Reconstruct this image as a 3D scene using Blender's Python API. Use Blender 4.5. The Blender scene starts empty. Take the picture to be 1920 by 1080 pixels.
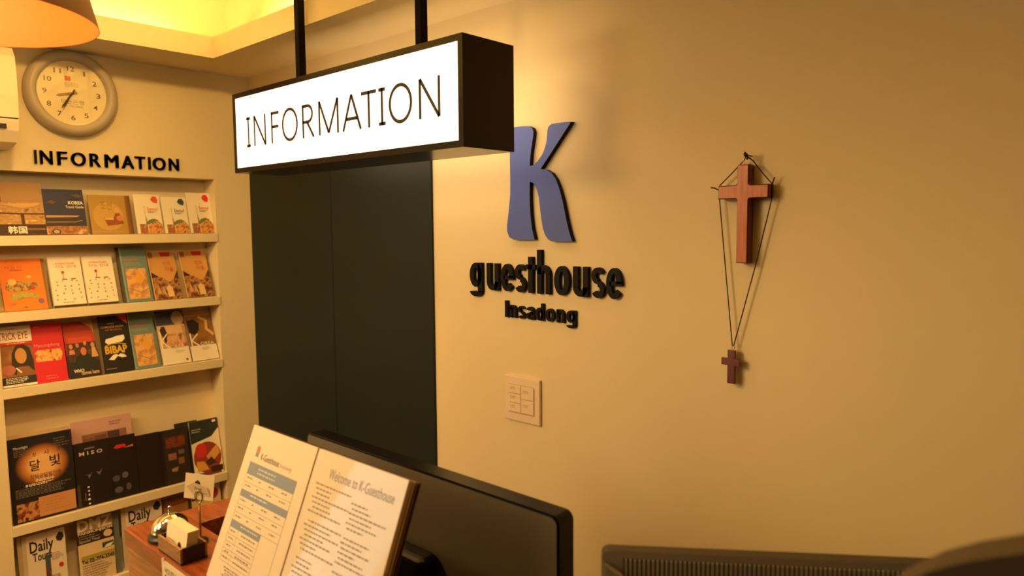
import bpy, bmesh, math, random
from mathutils import Vector, Matrix

SC = bpy.context.scene
COL = SC.collection
PI = math.pi
rad = math.radians
EYE = 1.66          # camera height; x runs along the back wall, y towards it, z up

# ------------------------------------------------------------------ camera
cam_data = bpy.data.cameras.new('camera')
cam = bpy.data.objects.new('camera', cam_data)
COL.objects.link(cam)
YAW, PITCH, ROLL, FPX = 0.74382, -0.08430, -0.007655, 1353.2
fwd = Vector((-math.sin(YAW) * math.cos(PITCH), math.cos(YAW) * math.cos(PITCH), math.sin(PITCH)))
rt0 = Vector((math.cos(YAW), math.sin(YAW), 0))
up0 = rt0.cross(fwd)
rt = rt0 * math.cos(ROLL) + up0 * math.sin(ROLL)
up = up0 * math.cos(ROLL) - rt0 * math.sin(ROLL)
cam.matrix_world = Matrix(((rt.x, up.x, -fwd.x, 0), (rt.y, up.y, -fwd.y, 0), (rt.z, up.z, -fwd.z, EYE), (0, 0, 0, 1)))
cam_data.sensor_width = 36.0
cam_data.lens = FPX / 1920 * 36.0
cam_data.clip_start = 0.02
cam_data.dof.use_dof = True
cam_data.dof.focus_distance = 1.85
cam_data.dof.aperture_fstop = 3.5
SC.camera = cam

# ------------------------------------------------------------------ view, world, lights
SC.view_settings.view_transform = 'Standard'
SC.view_settings.look = 'None'
SC.view_settings.exposure = 0.0
SC.view_settings.gamma = 1.0
SC.view_settings.use_curve_mapping = False

world = bpy.data.worlds.new('world')
SC.world = world
world.use_nodes = True
wbg = world.node_tree.nodes['Background']
wbg.inputs[0].default_value = (1.0, 0.93, 0.80, 1)
wbg.inputs[1].default_value = 3.0          # daylight outside the window behind the camera


def lamp(name, kind, loc, energy, color, rot=(0, 0, 0), **kw):
    d = bpy.data.lights.new(name, kind)
    d.energy = energy
    d.color = color
    for k, v in kw.items():
        setattr(d, k, v)
    o = bpy.data.objects.new(name, d)
    o.location = loc
    o.rotation_euler = rot
    COL.objects.link(o)
    return o


# ceiling downlights in the raised middle of the ceiling
WARM = (1.0, 0.74, 0.32)
ORANGE = (1.0, 0.60, 0.19)
lamp('downlight_lamp', 'AREA', (-1.75, -0.35, 2.585), 13, ORANGE, shape='DISK', size=0.16)
lamp('downlight_lamp', 'AREA', (-1.75, -1.75, 2.585), 8, ORANGE, shape='DISK', size=0.16)
# unseen lamps added on the lobby side: brighter walls, thinner sign shadow
lamp('added_lobby_lamp', 'SPOT', (-2.05, -0.65, 2.05), 40, WARM, spot_size=rad(174), spot_blend=0.12, shadow_soft_size=0.30)
lamp('added_lobby_lamp', 'SPOT', (-2.05, -1.75, 2.05), 30, WARM, spot_size=rad(174), spot_blend=0.12, shadow_soft_size=0.30)
# unseen spot added to brighten the left wall and its brochure shelf
aim = (Vector((-2.86, 0.97, 1.25)) - Vector((-1.50, 0.50, 2.58))).to_track_quat('-Z', 'Y').to_euler()
lamp('shelf_fill_lamp', 'SPOT', (-1.50, 0.50, 2.58), 62, (1.0, 0.58, 0.17), rot=aim, spot_size=rad(95), spot_blend=0.7, shadow_soft_size=0.06)
# LED strips lying in the ceiling cove, shining up
COVE = (1.0, 0.70, 0.20)
lamp('cove_lamp', 'AREA', (-0.35, 1.305, 2.315), 28, COVE, rot=(PI, 0, 0), shape='RECTANGLE', size=4.0, size_y=0.03)
lamp('cove_lamp', 'AREA', (-2.665, -0.75, 2.315), 15, COVE, rot=(PI, 0, PI / 2), shape='RECTANGLE', size=3.8, size_y=0.03)

# ------------------------------------------------------------------ materials


def lin(c):
    out = []
    for v in c[:3]:
        v = v / 255.0
        out.append(v / 12.92 if v <= 0.04045 else ((v + 0.055) / 1.055) ** 2.4)
    return tuple(out) + (1.0,)


MATS = {}


def mat(name, rgb, rough=0.5, metal=0.0, coat=0.0, spec=0.5, emit=None, coat_rough=0.03):
    if name in MATS:
        return MATS[name]
    m = bpy.data.materials.new(name)
    m.use_nodes = True
    b = m.node_tree.nodes['Principled BSDF']
    b.inputs['Base Color'].default_value = lin(rgb)
    b.inputs['Roughness'].default_value = rough
    b.inputs['Metallic'].default_value = metal
    b.inputs['Specular IOR Level'].default_value = spec
    b.inputs['Coat Weight'].default_value = coat
    b.inputs['Coat Roughness'].default_value = coat_rough
    if emit:
        b.inputs['Emission Color'].default_value = lin(emit[0])
        b.inputs['Emission Strength'].default_value = emit[1]
    MATS[name] = m
    return m


def ink(rgb, rough=0.55):
    """a printed colour, one material for each"""
    key = 'ink_%d_%d_%d' % tuple(rgb)
    return mat(key, rgb, rough)


def noise_node(m, scale, detail=3.0, stretch=(1, 1, 1)):
    nt = m.node_tree
    tc = nt.nodes.new('ShaderNodeTexCoord')
    mp = nt.nodes.new('ShaderNodeMapping')
    mp.inputs['Scale'].default_value = stretch
    nz = nt.nodes.new('ShaderNodeTexNoise')
    nz.inputs['Scale'].default_value = scale
    nz.inputs['Detail'].default_value = detail
    nt.links.new(tc.outputs['Object'], mp.inputs['Vector'])
    nt.links.new(mp.outputs['Vector'], nz.inputs['Vector'])
    return nz


def photo(name, scale, cols, stretch=(1, 1, 1), rough=0.5):
    """a printed photograph: patches of a few colours"""
    if name in MATS:
        return MATS[name]
    m = mat(name, cols[0], rough)
    nz = noise_node(m, scale, 4.0, stretch)
    r = m.node_tree.nodes.new('ShaderNodeValToRGB')
    el = r.color_ramp.elements
    n = len(cols)
    pos = [0.33 + 0.34 * i / max(1, n - 1) for i in range(n)]
    el[0].position, el[0].color = pos[0], lin(cols[0])
    el[1].position, el[1].color = pos[-1], lin(cols[-1])
    for i in range(1, n - 1):
        e = el.new(pos[i])
        e.color = lin(cols[i])
    m.node_tree.links.new(nz.outputs['Fac'], r.inputs['Fac'])
    m.node_tree.links.new(r.outputs['Color'], m.node_tree.nodes['Principled BSDF'].inputs['Base Color'])
    return m


def bump(m, scale, strength, dist=0.001, stretch=(1, 1, 1), coat=False):
    nz = noise_node(m, scale, 3.0, stretch)
    b = m.node_tree.nodes.new('ShaderNodeBump')
    b.inputs['Strength'].default_value = strength
    b.inputs['Distance'].default_value = dist
    m.node_tree.links.new(nz.outputs['Fac'], b.inputs['Height'])
    p = m.node_tree.nodes['Principled BSDF']
    m.node_tree.links.new(b.outputs['Normal'], p.inputs['Coat Normal' if coat else 'Normal'])
    return m


def wood(name, dark, light, rough=0.35, coat=0.3, scale=14.0, stretch=(1.0, 9.0, 9.0)):
    m = mat(name, light, rough, coat=coat, coat_rough=0.15)
    nz = noise_node(m, scale, 6.0, stretch)
    r = m.node_tree.nodes.new('ShaderNodeValToRGB')
    el = r.color_ramp.elements
    el[0].position, el[0].color = 0.34, lin(dark)
    el[1].position, el[1].color = 0.66, lin(light)
    m.node_tree.links.new(nz.outputs['Fac'], r.inputs['Fac'])
    m.node_tree.links.new(r.outputs['Color'], m.node_tree.nodes['Principled BSDF'].inputs['Base Color'])
    return m


DARKW = mat('far_wall_paint', (96, 74, 54), 0.7)
WALL = bump(mat('wall_paint', (233, 216, 178), 0.75, spec=0.25), 160, 0.12)
CEIL = mat('ceiling_paint', (238, 222, 184), 0.8, spec=0.2)
SHELF = mat('shelf_paint', (236, 218, 180), 0.5, spec=0.3)
FLOOR = wood('floor_wood', (70, 46, 28), (104, 72, 44), 0.4, 0.1, 6)
DOORM = mat('door_paint', (21, 32, 32), 0.5, spec=0.3)
BLACKP = mat('black_metal_paint', (18, 8, 6), 0.22, spec=0.28)
POSTM = mat('post_paint', (12, 6, 5), 0.65, spec=0.06)
COUNTER = wood('counter_wood', (118, 54, 24), (158, 82, 40), 0.3, 0.5, 10, (1.0, 12.0, 12.0))
COUNTERF = wood('counter_front_wood', (150, 100, 56), (188, 134, 82), 0.45, 0.1, 10, (1.0, 12.0, 12.0))
BLKLET = mat('black_acrylic', (14, 10, 9), 0.5, spec=0.15)
BLUELET = mat('blue_acrylic', (84, 104, 196), 0.5, spec=0.3)
CROSSW = wood('cross_wood', (186, 92, 46), (206, 112, 60), 0.35, 0.4, 18, (9, 9, 1.0))
CROSSD = wood('cross_wood_dark', (96, 36, 22), (112, 44, 28), 0.35, 0.4, 18, (9, 9, 1.0))
CORD = mat('cord', (52, 20, 14), 0.8)
PLATE = mat('switch_plastic', (236, 216, 190), 0.4)
CHROME = mat('chrome', (225, 215, 195), 0.08, metal=1.0)
STEEL = mat('steel_wire', (200, 170, 130), 0.25, metal=1.0)
BLKPL = mat('black_plastic', (16, 15, 14), 0.35)
GREYPL = mat('dark_grey_plastic', (96, 92, 80), 0.55)
PAPER = mat('paper', (240, 228, 206), 0.55)
WHITEPL = mat('white_plastic', (240, 222, 188), 0.4)

# ------------------------------------------------------------------ mesh building


class MB:
    """collects shapes with materials, links them as one mesh object"""

    def __init__(self):
        self.v, self.f, self.mi, self.sm, self.mats = [], [], [], [], []

    def m(self, material):
        if material not in self.mats:
            self.mats.append(material)
        return self.mats.index(material)

    def add(self, verts, faces, material, mtx=None, smooth=False):
        o = len(self.v)
        k = self.m(material)
        self.v += [tuple(mtx @ Vector(p)) if mtx else tuple(p) for p in verts]
        for f in faces:
            self.f.append([i + o for i in f])
            self.mi.append(k)
            self.sm.append(smooth)
        return self

    def box(self, x0, x1, y0, y1, z0, z1, material, bevel=0.0, mtx=None, segs=2):
        bm = bmesh.new()
        bmesh.ops.create_cube(bm, size=1)
        for v in bm.verts:
            v.co = Vector(((x0 + x1) / 2 + v.co.x * (x1 - x0), (y0 + y1) / 2 + v.co.y * (y1 - y0), (z0 + z1) / 2 + v.co.z * (z1 - z0)))
        if bevel:
            bmesh.ops.bevel(bm, geom=bm.edges[:], offset=bevel, segments=segs, profile=0.5, affect='EDGES')
        return self.bm(bm, material, mtx, smooth=False)

    def bm(self, bm, material, mtx=None, smooth=False):
        bm.verts.index_update()
        self.add([v.co[:] for v in bm.verts], [[v.index for v in f.verts] for f in bm.faces], material, mtx, smooth)
        bm.free()
        return self

    def lathe(self, prof, material, center=(0, 0, 0), n=48, mtx=None, smooth=True, closed=False):
        """profile of (radius, z), spun about z"""
        verts, faces = [], []
        k = len(prof)
        for i in range(n):
            a = 2 * PI * i / n
            for r, z in prof:
                verts.append((center[0] + r * math.cos(a), center[1] + r * math.sin(a), center[2] + z))
        for i in range(n):
            j = (i + 1) % n
            for q in range(k if closed else k - 1):
                w = (q + 1) % k
                faces.append([i * k + q, j * k + q, j * k + w, i * k + w])
        return self.add(verts, faces, material, mtx, smooth)

    def tube(self, pts, r, material, n=10, caps=True, mtx=None):
        pts = [Vector(p) for p in pts]
        verts, faces = [], []
        ref = None
        for i, p in enumerate(pts):
            d = (pts[min(i + 1, len(pts) - 1)] - pts[max(i - 1, 0)]).normalized()
            if ref is None:
                ref = d.orthogonal().normalized()
            u = (ref - d * ref.dot(d)).normalized()
            ref = u
            w = d.cross(u)
            for k in range(n):
                a = 2 * PI * k / n
                verts.append(tuple(p + (u * math.cos(a) + w * math.sin(a)) * r))
        for i in range(len(pts) - 1):
            for k in range(n):
                q = (k + 1) % n
                faces.append([i * n + k, i * n + q, (i + 1) * n + q, (i + 1) * n + k])
        self.add(verts, faces, material, mtx, True)
        if caps:
            self.add(verts[:n], [list(range(n))[::-1]], material, mtx)
            self.add(verts[-n:], [list(range(n))], material, mtx)
        return self

    def prism(self, outline, y_front, y_back, mfront, mside, mtx=None):
        """outline in (x, z), counter-clockwise seen from the front (-y)"""
        bm = bmesh.new()
        vs = [bm.verts.new((x, y_front, z)) for x, z in outline]
        f = bm.faces.new(vs)
        bm.normal_update()
        bmesh.ops.triangulate(bm, faces=[f])
        bm.normal_update()
        for g in bm.faces:
            if g.normal.y > 0:
                g.normal_flip()
        back = bm.copy()
        for v in back.verts:
            v.co.y = y_back
        bmesh.ops.reverse_faces(back, faces=back.faces[:])
        self.bm(bm, mfront, mtx)
        self.bm(back, mside, mtx)
        n = len(outline)
        vv = [(x, y_front, z) for x, z in outline] + [(x, y_back, z) for x, z in outline]
        self.add(vv, [[i, n + i, n + (i + 1) % n, (i + 1) % n] for i in range(n)], mside, mtx)
        return self

    # flat marks on a front that faces -y ------------------------------------------------
    def poly(self, pts, y, material, mtx=None):
        a = sum(pts[i][0] * pts[(i + 1) % len(pts)][1] - pts[(i + 1) % len(pts)][0] * pts[i][1] for i in range(len(pts)))
        if a < 0:
            pts = pts[::-1]
        return self.add([(x, y, z) for x, z in pts], [list(range(len(pts)))], material, mtx)

    def stroke(self, pts, w, y, material, mtx=None, closed=False):
        """a ribbon of even width along (x, z) points"""
        n = len(pts)
        P = [Vector(p) for p in pts]
        L, R = [], []
        for i in range(n):
            a = P[(i - 1) % n] if closed or i > 0 else None
            b = P[(i + 1) % n] if closed or i < n - 1 else None
            d1 = (P[i] - a).normalized() if a is not None else (b - P[i]).normalized()
            d2 = (b - P[i]).normalized() if b is not None else d1
            t = (d1 + d2)
            t = t.normalized() if t.length > 1e-6 else d1
            nn = Vector((-t.y, t.x))
            k = max(0.35, nn.dot(Vector((-d1.y, d1.x))))
            L.append(P[i] + nn * (w / 2 / k))
            R.append(P[i] - nn * (w / 2 / k))
        verts = [(p.x, y, p.y) for p in R] + [(p.x, y, p.y) for p in L]
        faces = [[i, (i + 1) % n, n + (i + 1) % n, n + i] for i in range(n if closed else n - 1)]
        return self.add(verts, faces, material, mtx)

    def build(self, name, parent=None, loc=None, rot=None):
        me = bpy.data.meshes.new(name)
        me.from_pydata(self.v, [], self.f)
        for m in self.mats:
            me.materials.append(m)
        me.polygons.foreach_set('material_index', self.mi)
        me.polygons.foreach_set('use_smooth', self.sm)
        me.update()
        o = bpy.data.objects.new(name, me)
        COL.objects.link(o)
        if parent:
            o.parent = parent
        if loc:
            o.location = loc
        if rot:
            o.rotation_euler = rot
        return o


def tag(o, label=None, cat=None, group=None, kind=None):
    for k, v in (('label', label), ('category', cat), ('group', group), ('kind', kind)):
        if v:
            o[k] = v
    return o


def thing(name, label, cat, loc=(0, 0, 0), rot=(0, 0, 0), group=None):
    o = bpy.data.objects.new(name, None)
    o.empty_display_size = 0.05
    o.location = loc
    o.rotation_euler = rot
    COL.objects.link(o)
    return tag(o, label, cat, group)


_TXT = {}


def text_geo(body, bold=0.0, res=3, depth=0.0, spacing=1.0):
    """(verts, faces) of a line of writing, x to the right and y up, box moved to the origin, with its size"""
    key = (body, bold, res, depth, spacing)
    if key in _TXT:
        return _TXT[key]
    c = bpy.data.curves.new('writing', 'FONT')
    c.body = body
    c.resolution_u = res
    c.offset = bold
    c.extrude = depth
    c.space_character = spacing
    o = bpy.data.objects.new('writing', c)
    COL.objects.link(o)
    dg = bpy.context.evaluated_depsgraph_get()
    dg.update()
    me = o.evaluated_get(dg).to_mesh()
    vs = [v.co[:] for v in me.vertices]
    fs = [list(p.vertices) for p in me.polygons]
    o.evaluated_get(dg).to_mesh_clear()
    bpy.data.objects.remove(o)
    bpy.data.curves.remove(c)
    if not vs:
        vs, fs = [(0, 0, 0), (1, 0, 0), (0, 1, 0)], []
    x0, x1 = min(v[0] for v in vs), max(v[0] for v in vs)
    y0, y1 = min(v[1] for v in vs), max(v[1] for v in vs)
    vs = [(v[0] - x0, v[1] - y0, v[2]) for v in vs]
    _TXT[key] = (vs, fs, x1 - x0, y1 - y0)
    return _TXT[key]


def write(mb, body, x0, x1, z0, z1, y, material, bold=0.0, depth=0.0, res=3, mtx=None, spacing=1.0):
    """writing stretched into the box x0..x1, z0..z1 on the plane y, reaching depth forward of it"""
    vs, fs, w, h = text_geo(body, bold, res, 0.5 if depth else 0.0, spacing)
    w, h = max(w, 1e-6), max(h, 1e-6)
    out = [(x0 + v[0] / w * (x1 - x0), y - (v[2] + 0.5) * depth if depth else y, z0 + v[1] / h * (z1 - z0)) for v in vs]
    return mb.add(out, fs, material, mtx)


def greek(mb, x0, x1, z, h, y, material, rng, mtx=None):
    """a line of small print, too small to read: short dashes the length of words"""
    x = x0
    while x < x1:
        w = h * rng.uniform(1.2, 4.2)
        mb.poly([(x, z), (min(x + w, x1), z), (min(x + w, x1), z + h), (x, z + h)], y, material, mtx)
        x += w + h * 0.9


# ------------------------------------------------------------------ the room
X0, X1, Y0, Y1, H = -2.86, 2.6, -3.2, 1.5, 2.60


def wall_mesh(name, axis, at, thick, us, vs, holes, material):
    """a wall with rectangular holes; axis 'x' = plane x=at, u runs along y; axis 'y' = plane y=at, u runs along x"""
    U = sorted(set(us + [h[0] for h in holes] + [h[1] for h in holes]))
    V = sorted(set(vs + [h[2] for h in holes] + [h[3] for h in holes]))
    mb = MB()
    a, b = sorted((at, at + thick))
    solid = {}
    for i in range(len(U) - 1):
        for j in range(len(V) - 1):
            cu, cv = (U[i] + U[i + 1]) / 2, (V[j] + V[j + 1]) / 2
            solid[i, j] = not any(h[0] < cu < h[1] and h[2] < cv < h[3] for h in holes)

    def P(d, u, v):
        return (d, u, v) if axis == 'x' else (u, d, v)
    for (i, j), s in solid.items():
        if not s:
            continue
        u0, u1, v0, v1 = U[i], U[i + 1], V[j], V[j + 1]
        for d in (a, b):
            mb.add([P(d, u0, v0), P(d, u1, v0), P(d, u1, v1), P(d, u0, v1)], [[0, 1, 2, 3]], material)
        for di, dj, q in ((-1, 0, ((u0, v0), (u0, v1))), (1, 0, ((u1, v0), (u1, v1))), (0, -1, ((u0, v0), (u1, v0))), (0, 1, ((u0, v1), (u1, v1)))):
            if not solid.get((i + di, j + dj), False):
                (ua, va), (ub, vb) = q
                mb.add([P(a, ua, va), P(b, ua, va), P(b, ub, vb), P(a, ub, vb)], [[0, 1, 2, 3]], material)
    return tag(mb.build(name), kind='structure')


NY0, NY1, NZ0, NZ1, ND = 0.594, 1.347, 0.10, 1.860, 0.10     # the recess for the brochures
WIN = (-2.15, -0.95, 0.95, 2.05)
wall_mesh('wall_back', 'y', Y1, 0.14, [X0 - 0.14, X1 + 0.14], [0, H], [], WALL)
wall_mesh('wall_left', 'x', X0, -0.14, [Y0, Y1], [0, H], [(NY0, NY1, NZ0, NZ1), WIN], WALL)
wall_mesh('wall_right', 'x', X1, 0.14, [Y0, Y1], [0, H], [], DARKW)
wall_mesh('wall_front', 'y', Y0, -0.14, [X0 - 0.14, X1 + 0.14], [0, H], [], DARKW)
tag(MB().box(X0 - 0.14, X1 + 0.14, Y0 - 0.14, Y1 + 0.14, -0.12, 0, FLOOR).build('floor'), kind='structure')
tag(MB().box(X0 - 0.14, X1 + 0.14, Y0 - 0.14, Y1 + 0.14, H, H + 0.12, CEIL).build('ceiling'), kind='structure')
# dropped border of the ceiling with a lip that hides the light strips
ZS, ZF = 2.277, 2.352


def soffit(name, pts):
    return tag(pts.build(name), kind='structure')


sb = MB()
sb.box(-2.60, X1, 1.24, 1.262, ZS, ZF, CEIL)
sb.box(-2.622, X1, 1.262, Y1, ZS, ZS + 0.03, CEIL)
sb.box(-2.71, X1, 1.35, Y1, ZS + 0.03, H, CEIL)
soffit('trim_1', sb)
sb = MB()
sb.box(-2.622, -2.60, Y0, 1.262, ZS, ZF, CEIL)
sb.box(X0, -2.622, Y0, 1.5, ZS, ZS + 0.03, CEIL)
sb.box(X0, -2.71, Y0, 1.35, ZS + 0.03, H, CEIL)
soffit('trim_2', sb)

# dark double door beside the corner
d = bpy.data.objects.new('door_1', None)
COL.objects.link(d)
tag(d, 'dark green-black double door flush in the cream back wall', kind='structure')
MB().box(-2.852, -2.262, Y1 - 0.008, Y1 + 0.03, 0.005, 2.10, DOORM, 0.001).build('door_leaf', d)
MB().box(-2.259, -1.711, Y1 - 0.008, Y1 + 0.03, 0.005, 2.10, DOORM, 0.001).build('door_leaf', d)

# window in the left wall, behind the camera's left shoulder
w = bpy.data.objects.new('window_1', None)
COL.objects.link(w)
tag(w, kind='structure')
fb = MB()
wy0, wy1, wz0, wz1 = WIN
for a, b, c, e in ((wy0, wy0 + 0.05, wz0, wz1), (wy1 - 0.05, wy1, wz0, wz1), (wy0, wy1, wz0, wz0 + 0.05), (wy0, wy1, wz1 - 0.05, wz1), ((wy0 + wy1) / 2 - 0.025, (wy0 + wy1) / 2 + 0.025, wz0, wz1)):
    fb.box(X0 - 0.10, X0 - 0.05, a, b, c, e, WHITEPL)
fb.build('window_frame', w)

# ------------------------------------------------------------------ brochure shelf
shelf = thing('brochure_shelf', 'cream built-in brochure shelf recessed in the wall below the clock', 'shelf', (X0, 0.97, NZ0))


def rel(o, parent):
    """keep world coordinates of a mesh when it is put under a placed Empty"""
    o.parent = parent
    o.matrix_parent_inverse = Matrix.LocRotScale(parent.location, parent.rotation_euler, None).inverted()
    return o


rel(MB().box(X0 - ND - 0.02, X0 - ND, NY0 - 0.01, NY1 + 0.01, NZ0, NZ1, SHELF).build('back_panel'), shelf)
SHZ = {1: 1.644, 2: 1.388, 3: 1.131, 4: 0.655, 5: 0.370}
for k, z in SHZ.items():
    rel(MB().box(X0 - ND, X0 + 0.004, NY0 + 0.0005, NY1 + 0.003, z - 0.034, z, SHELF, 0.0015).build('shelf_board'), shelf)

# ------------------------------------------------------------------ printed cards
EPS = 0.00022


def card(name, w, h, t, base, marks, side=None):
    """a leaflet standing on z = 0, front at y = 0 facing -y, x from -w/2; marks in fractions of width and height, later ones on top"""
    mb = MB()
    mb.box(-w / 2, w / 2, 0, t, 0, h, side or base)
    mb.poly([(-w / 2, 0), (w / 2, 0), (w / 2, h), (-w / 2, h)], -EPS * 0.6, base)
    X = lambda u: (u - 0.5) * w
    Z = lambda v: v * h
    for i, q in enumerate(marks):
        y = -EPS * (i + 2)
        k = q[0]
        if k == 'r':
            _, a, b, c, e, m = q
            mb.poly([(X(a), Z(b)), (X(c), Z(b)), (X(c), Z(e)), (X(a), Z(e))], y, m)
        elif k == 'e':
            _, a, b, ru, rv, m = q
            mb.poly([(X(a) + ru * w * math.cos(2 * PI * s / 24), Z(b) + rv * h * math.sin(2 * PI * s / 24)) for s in range(24)], y, m)
        elif k == 'p':
            mb.poly([(X(a), Z(b)) for a, b in q[1]], y, q[2])
        elif k == 's':
            mb.stroke([(X(a), Z(b)) for a, b in q[1]], q[2] * w, y, q[3])
        elif k == 't':          # 't', body, u0, u1, v0, v1, material, bold
            _, body, a, c, b, e, m, bold = q
            write(mb, body, X(a), X(c), Z(b), Z(e), y, m, bold, res=2)
        elif k == 'g':          # small print
            _, a, c, b, e, n, m, seed = q
            rng = random.Random(seed)
            for s in range(n):
                zz = e - (e - b) * s / max(1, n - 1)
                greek(mb, X(a), X(a) + (X(c) - X(a)) * rng.uniform(0.6, 1.0), Z(zz), h * 0.010, y, m, rng)
    return mb


SHX = -2.872


def stand(mb, name, y, row, lean, label, cat='brochure', group=None, dx=0.0, twist=0.0):
    """stand a card on a shelf of the left wall, facing the room and leaning back"""
    t = max(v[1] for v in mb.v)                     # the back edge rests on the board
    o = mb.build(name, None, (SHX + dx, y, SHZ[row] + 0.0006 + t * math.sin(rad(lean))), (-rad(lean), 0, PI / 2 + rad(twist)))
    return tag(o, label, cat, group)


WH = PAPER
K_ = ink((34, 28, 26))
RED = ink((206, 40, 36))
WHT = ink((246, 236, 214))
NAVY = ink((44, 48, 82))
BRN = ink((92, 56, 34))
ORG = ink((232, 120, 50))
TEAL = ink((112, 140, 136))
SAND = ink((226, 176, 106))
GREY = ink((120, 108, 96))
GRN = ink((112, 128, 60))

# --- row 1
roofph = photo('print_roof', 26, [(120, 78, 40), (196, 150, 90), (168, 124, 70), (226, 186, 120)], (1, 1, 2))
stand(card('tourist_brochure', 0.160, 0.184, 0.006, ink((170, 130, 84)), [
    ('r', 0, 0.20, 1, 0.62, roofph), ('r', 0, 0.0, 1, 0.20, ink((60, 24, 20))), ('r', 0, 0.62, 1, 1, ink((168, 128, 84))),
    ('r', 0, 0.62, 0.24, 1, ink((100, 40, 26))), ('s', [(0, 0.42), (0.5, 0.40), (1, 0.40)], 0.03, ink((80, 30, 22))),
    ('r', 0.56, 0.2, 0.62, 0.40, ink((74, 30, 24))), ('r', 0.62, 0.085, 0.98, 0.125, ink((130, 96, 40))),
    ('p', [(0.18, 0.58), (0.62, 0.50), (0.9, 0.56), (0.95, 0.61), (0.6, 0.6)], ink((206, 160, 98))),
    ('t', '韩国', 0.30, 0.64, 0.02, 0.165, WHT, 0.02)]), 'tourist_brochure', 0.674, 1, 15,
    'tan brochure with Chinese title and wooden roof photo, leftmost on the top shelf', group=None)
stand(card('tourist_brochure', 0.128, 0.165, 0.006, NAVY, [
    ('p', [(0.03, 0.37), (0.78, 0.385), (0.85, 0.42), (0.80, 0.415), (0.03, 0.42)], ink((196, 156, 110))),
    ('p', [(0, 0.2), (0.7, 0.2), (0.9, 0.28), (0.95, 0.36), (0, 0.37)], ink((58, 40, 40))),
    ('s', [(0.02, 0.27), (0.72, 0.275), (0.9, 0.31)], 0.02, ink((150, 140, 90))),
    ('r', 0, 0, 1, 0.18, photo('print_street', 40, [(190, 140, 80), (150, 84, 40), (220, 180, 120)])),
    ('e', 0.23, 0.06, 0.11, 0.055, ink((60, 52, 44))), ('e', 0.23, 0.06, 0.07, 0.04, ink((180, 160, 140))),
    ('p', [(0.08, 0.70), (0.2, 0.75), (0.3, 0.71), (0.22, 0.66)], ink((110, 70, 64))),
    ('p', [(0.68, 0.86), (0.85, 0.90), (0.97, 0.86), (0.86, 0.80)], ink((90, 66, 66))),
    ('t', 'KOREA', 0.60, 0.97, 0.66, 0.735, WHT, 0.03), ('t', 'Travel Guide', 0.52, 0.97, 0.575, 0.635, WHT, 0.01)]),
    'tourist_brochure', 0.8186, 1, 15.5, 'navy KOREA Travel Guide brochure with boats on the top shelf')
oliv = ink((176, 138, 66))
olivmarks = [
    ('r', 0, 0, 1, 1, oliv), ('e', 0.5, 0.45, 0.42, 0.36, ink((196, 156, 76))), ('t', '조선', 0.30, 0.62, 0.62, 0.84, ink((150, 108, 50)), 0.0),
    ('p', [(0.36, 0.42), (0.62, 0.40), (0.74, 0.62), (0.84, 0.46), (0.9, 0.26), (0.44, 0.2)], ink((150, 76, 40))),
    ('e', 0.74, 0.60, 0.07, 0.07, ink((214, 160, 100))), ('r', 0.38, 0.36, 0.62, 0.41, ink((220, 176, 110))), ('e', 0.8, 0.4, 0.1, 0.07, ink((206, 130, 80)))]
stand(card('tourist_brochure', 0.124, 0.147, 0.006, oliv, olivmarks), 'tourist_brochure', 0.958, 1, 15,
      'olive brochure with drawn seated figures, in front of its stack on the top shelf')
for k in range(3):
    stand(card('tourist_brochure', 0.124, 0.148, 0.004, ink((150 - 14 * k, 104 - 12 * k, 50)), []), 'tourist_brochure', 0.9665 + 0.008 * k, 1, 15,
          'plain brown edge of a brochure stacked behind the olive one on the top shelf', group='spare brochures behind the olive one', dx=-0.0066 - 0.0046 * k)
townph = photo('print_town', 60, [(150, 90, 40), (206, 130, 60), (226, 170, 100), (120, 84, 60)])
for y, w, h, tint, word, lab in (
        (1.099, 0.094, 0.154, (226, 84, 36), 'Seoul', 'white Seoul leaflet with orange seal, beside the olive brochure on the top shelf'),
        (1.199, 0.094, 0.146, (62, 74, 104), 'Seoul', 'white Seoul leaflet with dark blue seal on the top shelf'),
        (1.298, 0.096, 0.166, (218, 46, 40), 'Seoul', 'white Seoul leaflet with red seal at the right end of the top shelf')):
    c = ink(tint)
    stand(card('city_leaflet', w, h, 0.005, WH, [
        ('r', 0.36, 0, 0.372, 0.7, ink((150, 110, 70))), ('p', [(0.36, 0.0), (0.36, 0.5), (0.42, 0.34), (0.40, 0)], ink((180, 140, 96))),
        ('r', 0.1, 0, 0.40, 0.24, photo('print_lane', 50, [(196, 110, 56), (150, 96, 60), (226, 180, 120)])),
        ('p', [(0.42, 0), (0.98, 0), (0.98, 0.22), (0.82, 0.33), (0.6, 0.34), (0.44, 0.26)], townph),
        ('p', [(0.34, 0.26), (0.5, 0.35), (0.68, 0.38), (0.86, 0.33), (0.7, 0.315), (0.5, 0.25), (0.40, 0.22)], GRN),
        ('p', [(0.64, 0.86), (0.72, 0.95), (0.86, 0.95), (0.93, 0.87), (0.88, 0.77), (0.74, 0.79)], c),
        ('t', word, 0.46, 0.88, 0.585, 0.67, c, 0.0), ('g', 0.48, 0.86, 0.53, 0.55, 2, GREY, 5)]),
        'city_leaflet', y, 1, 15, lab)
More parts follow.
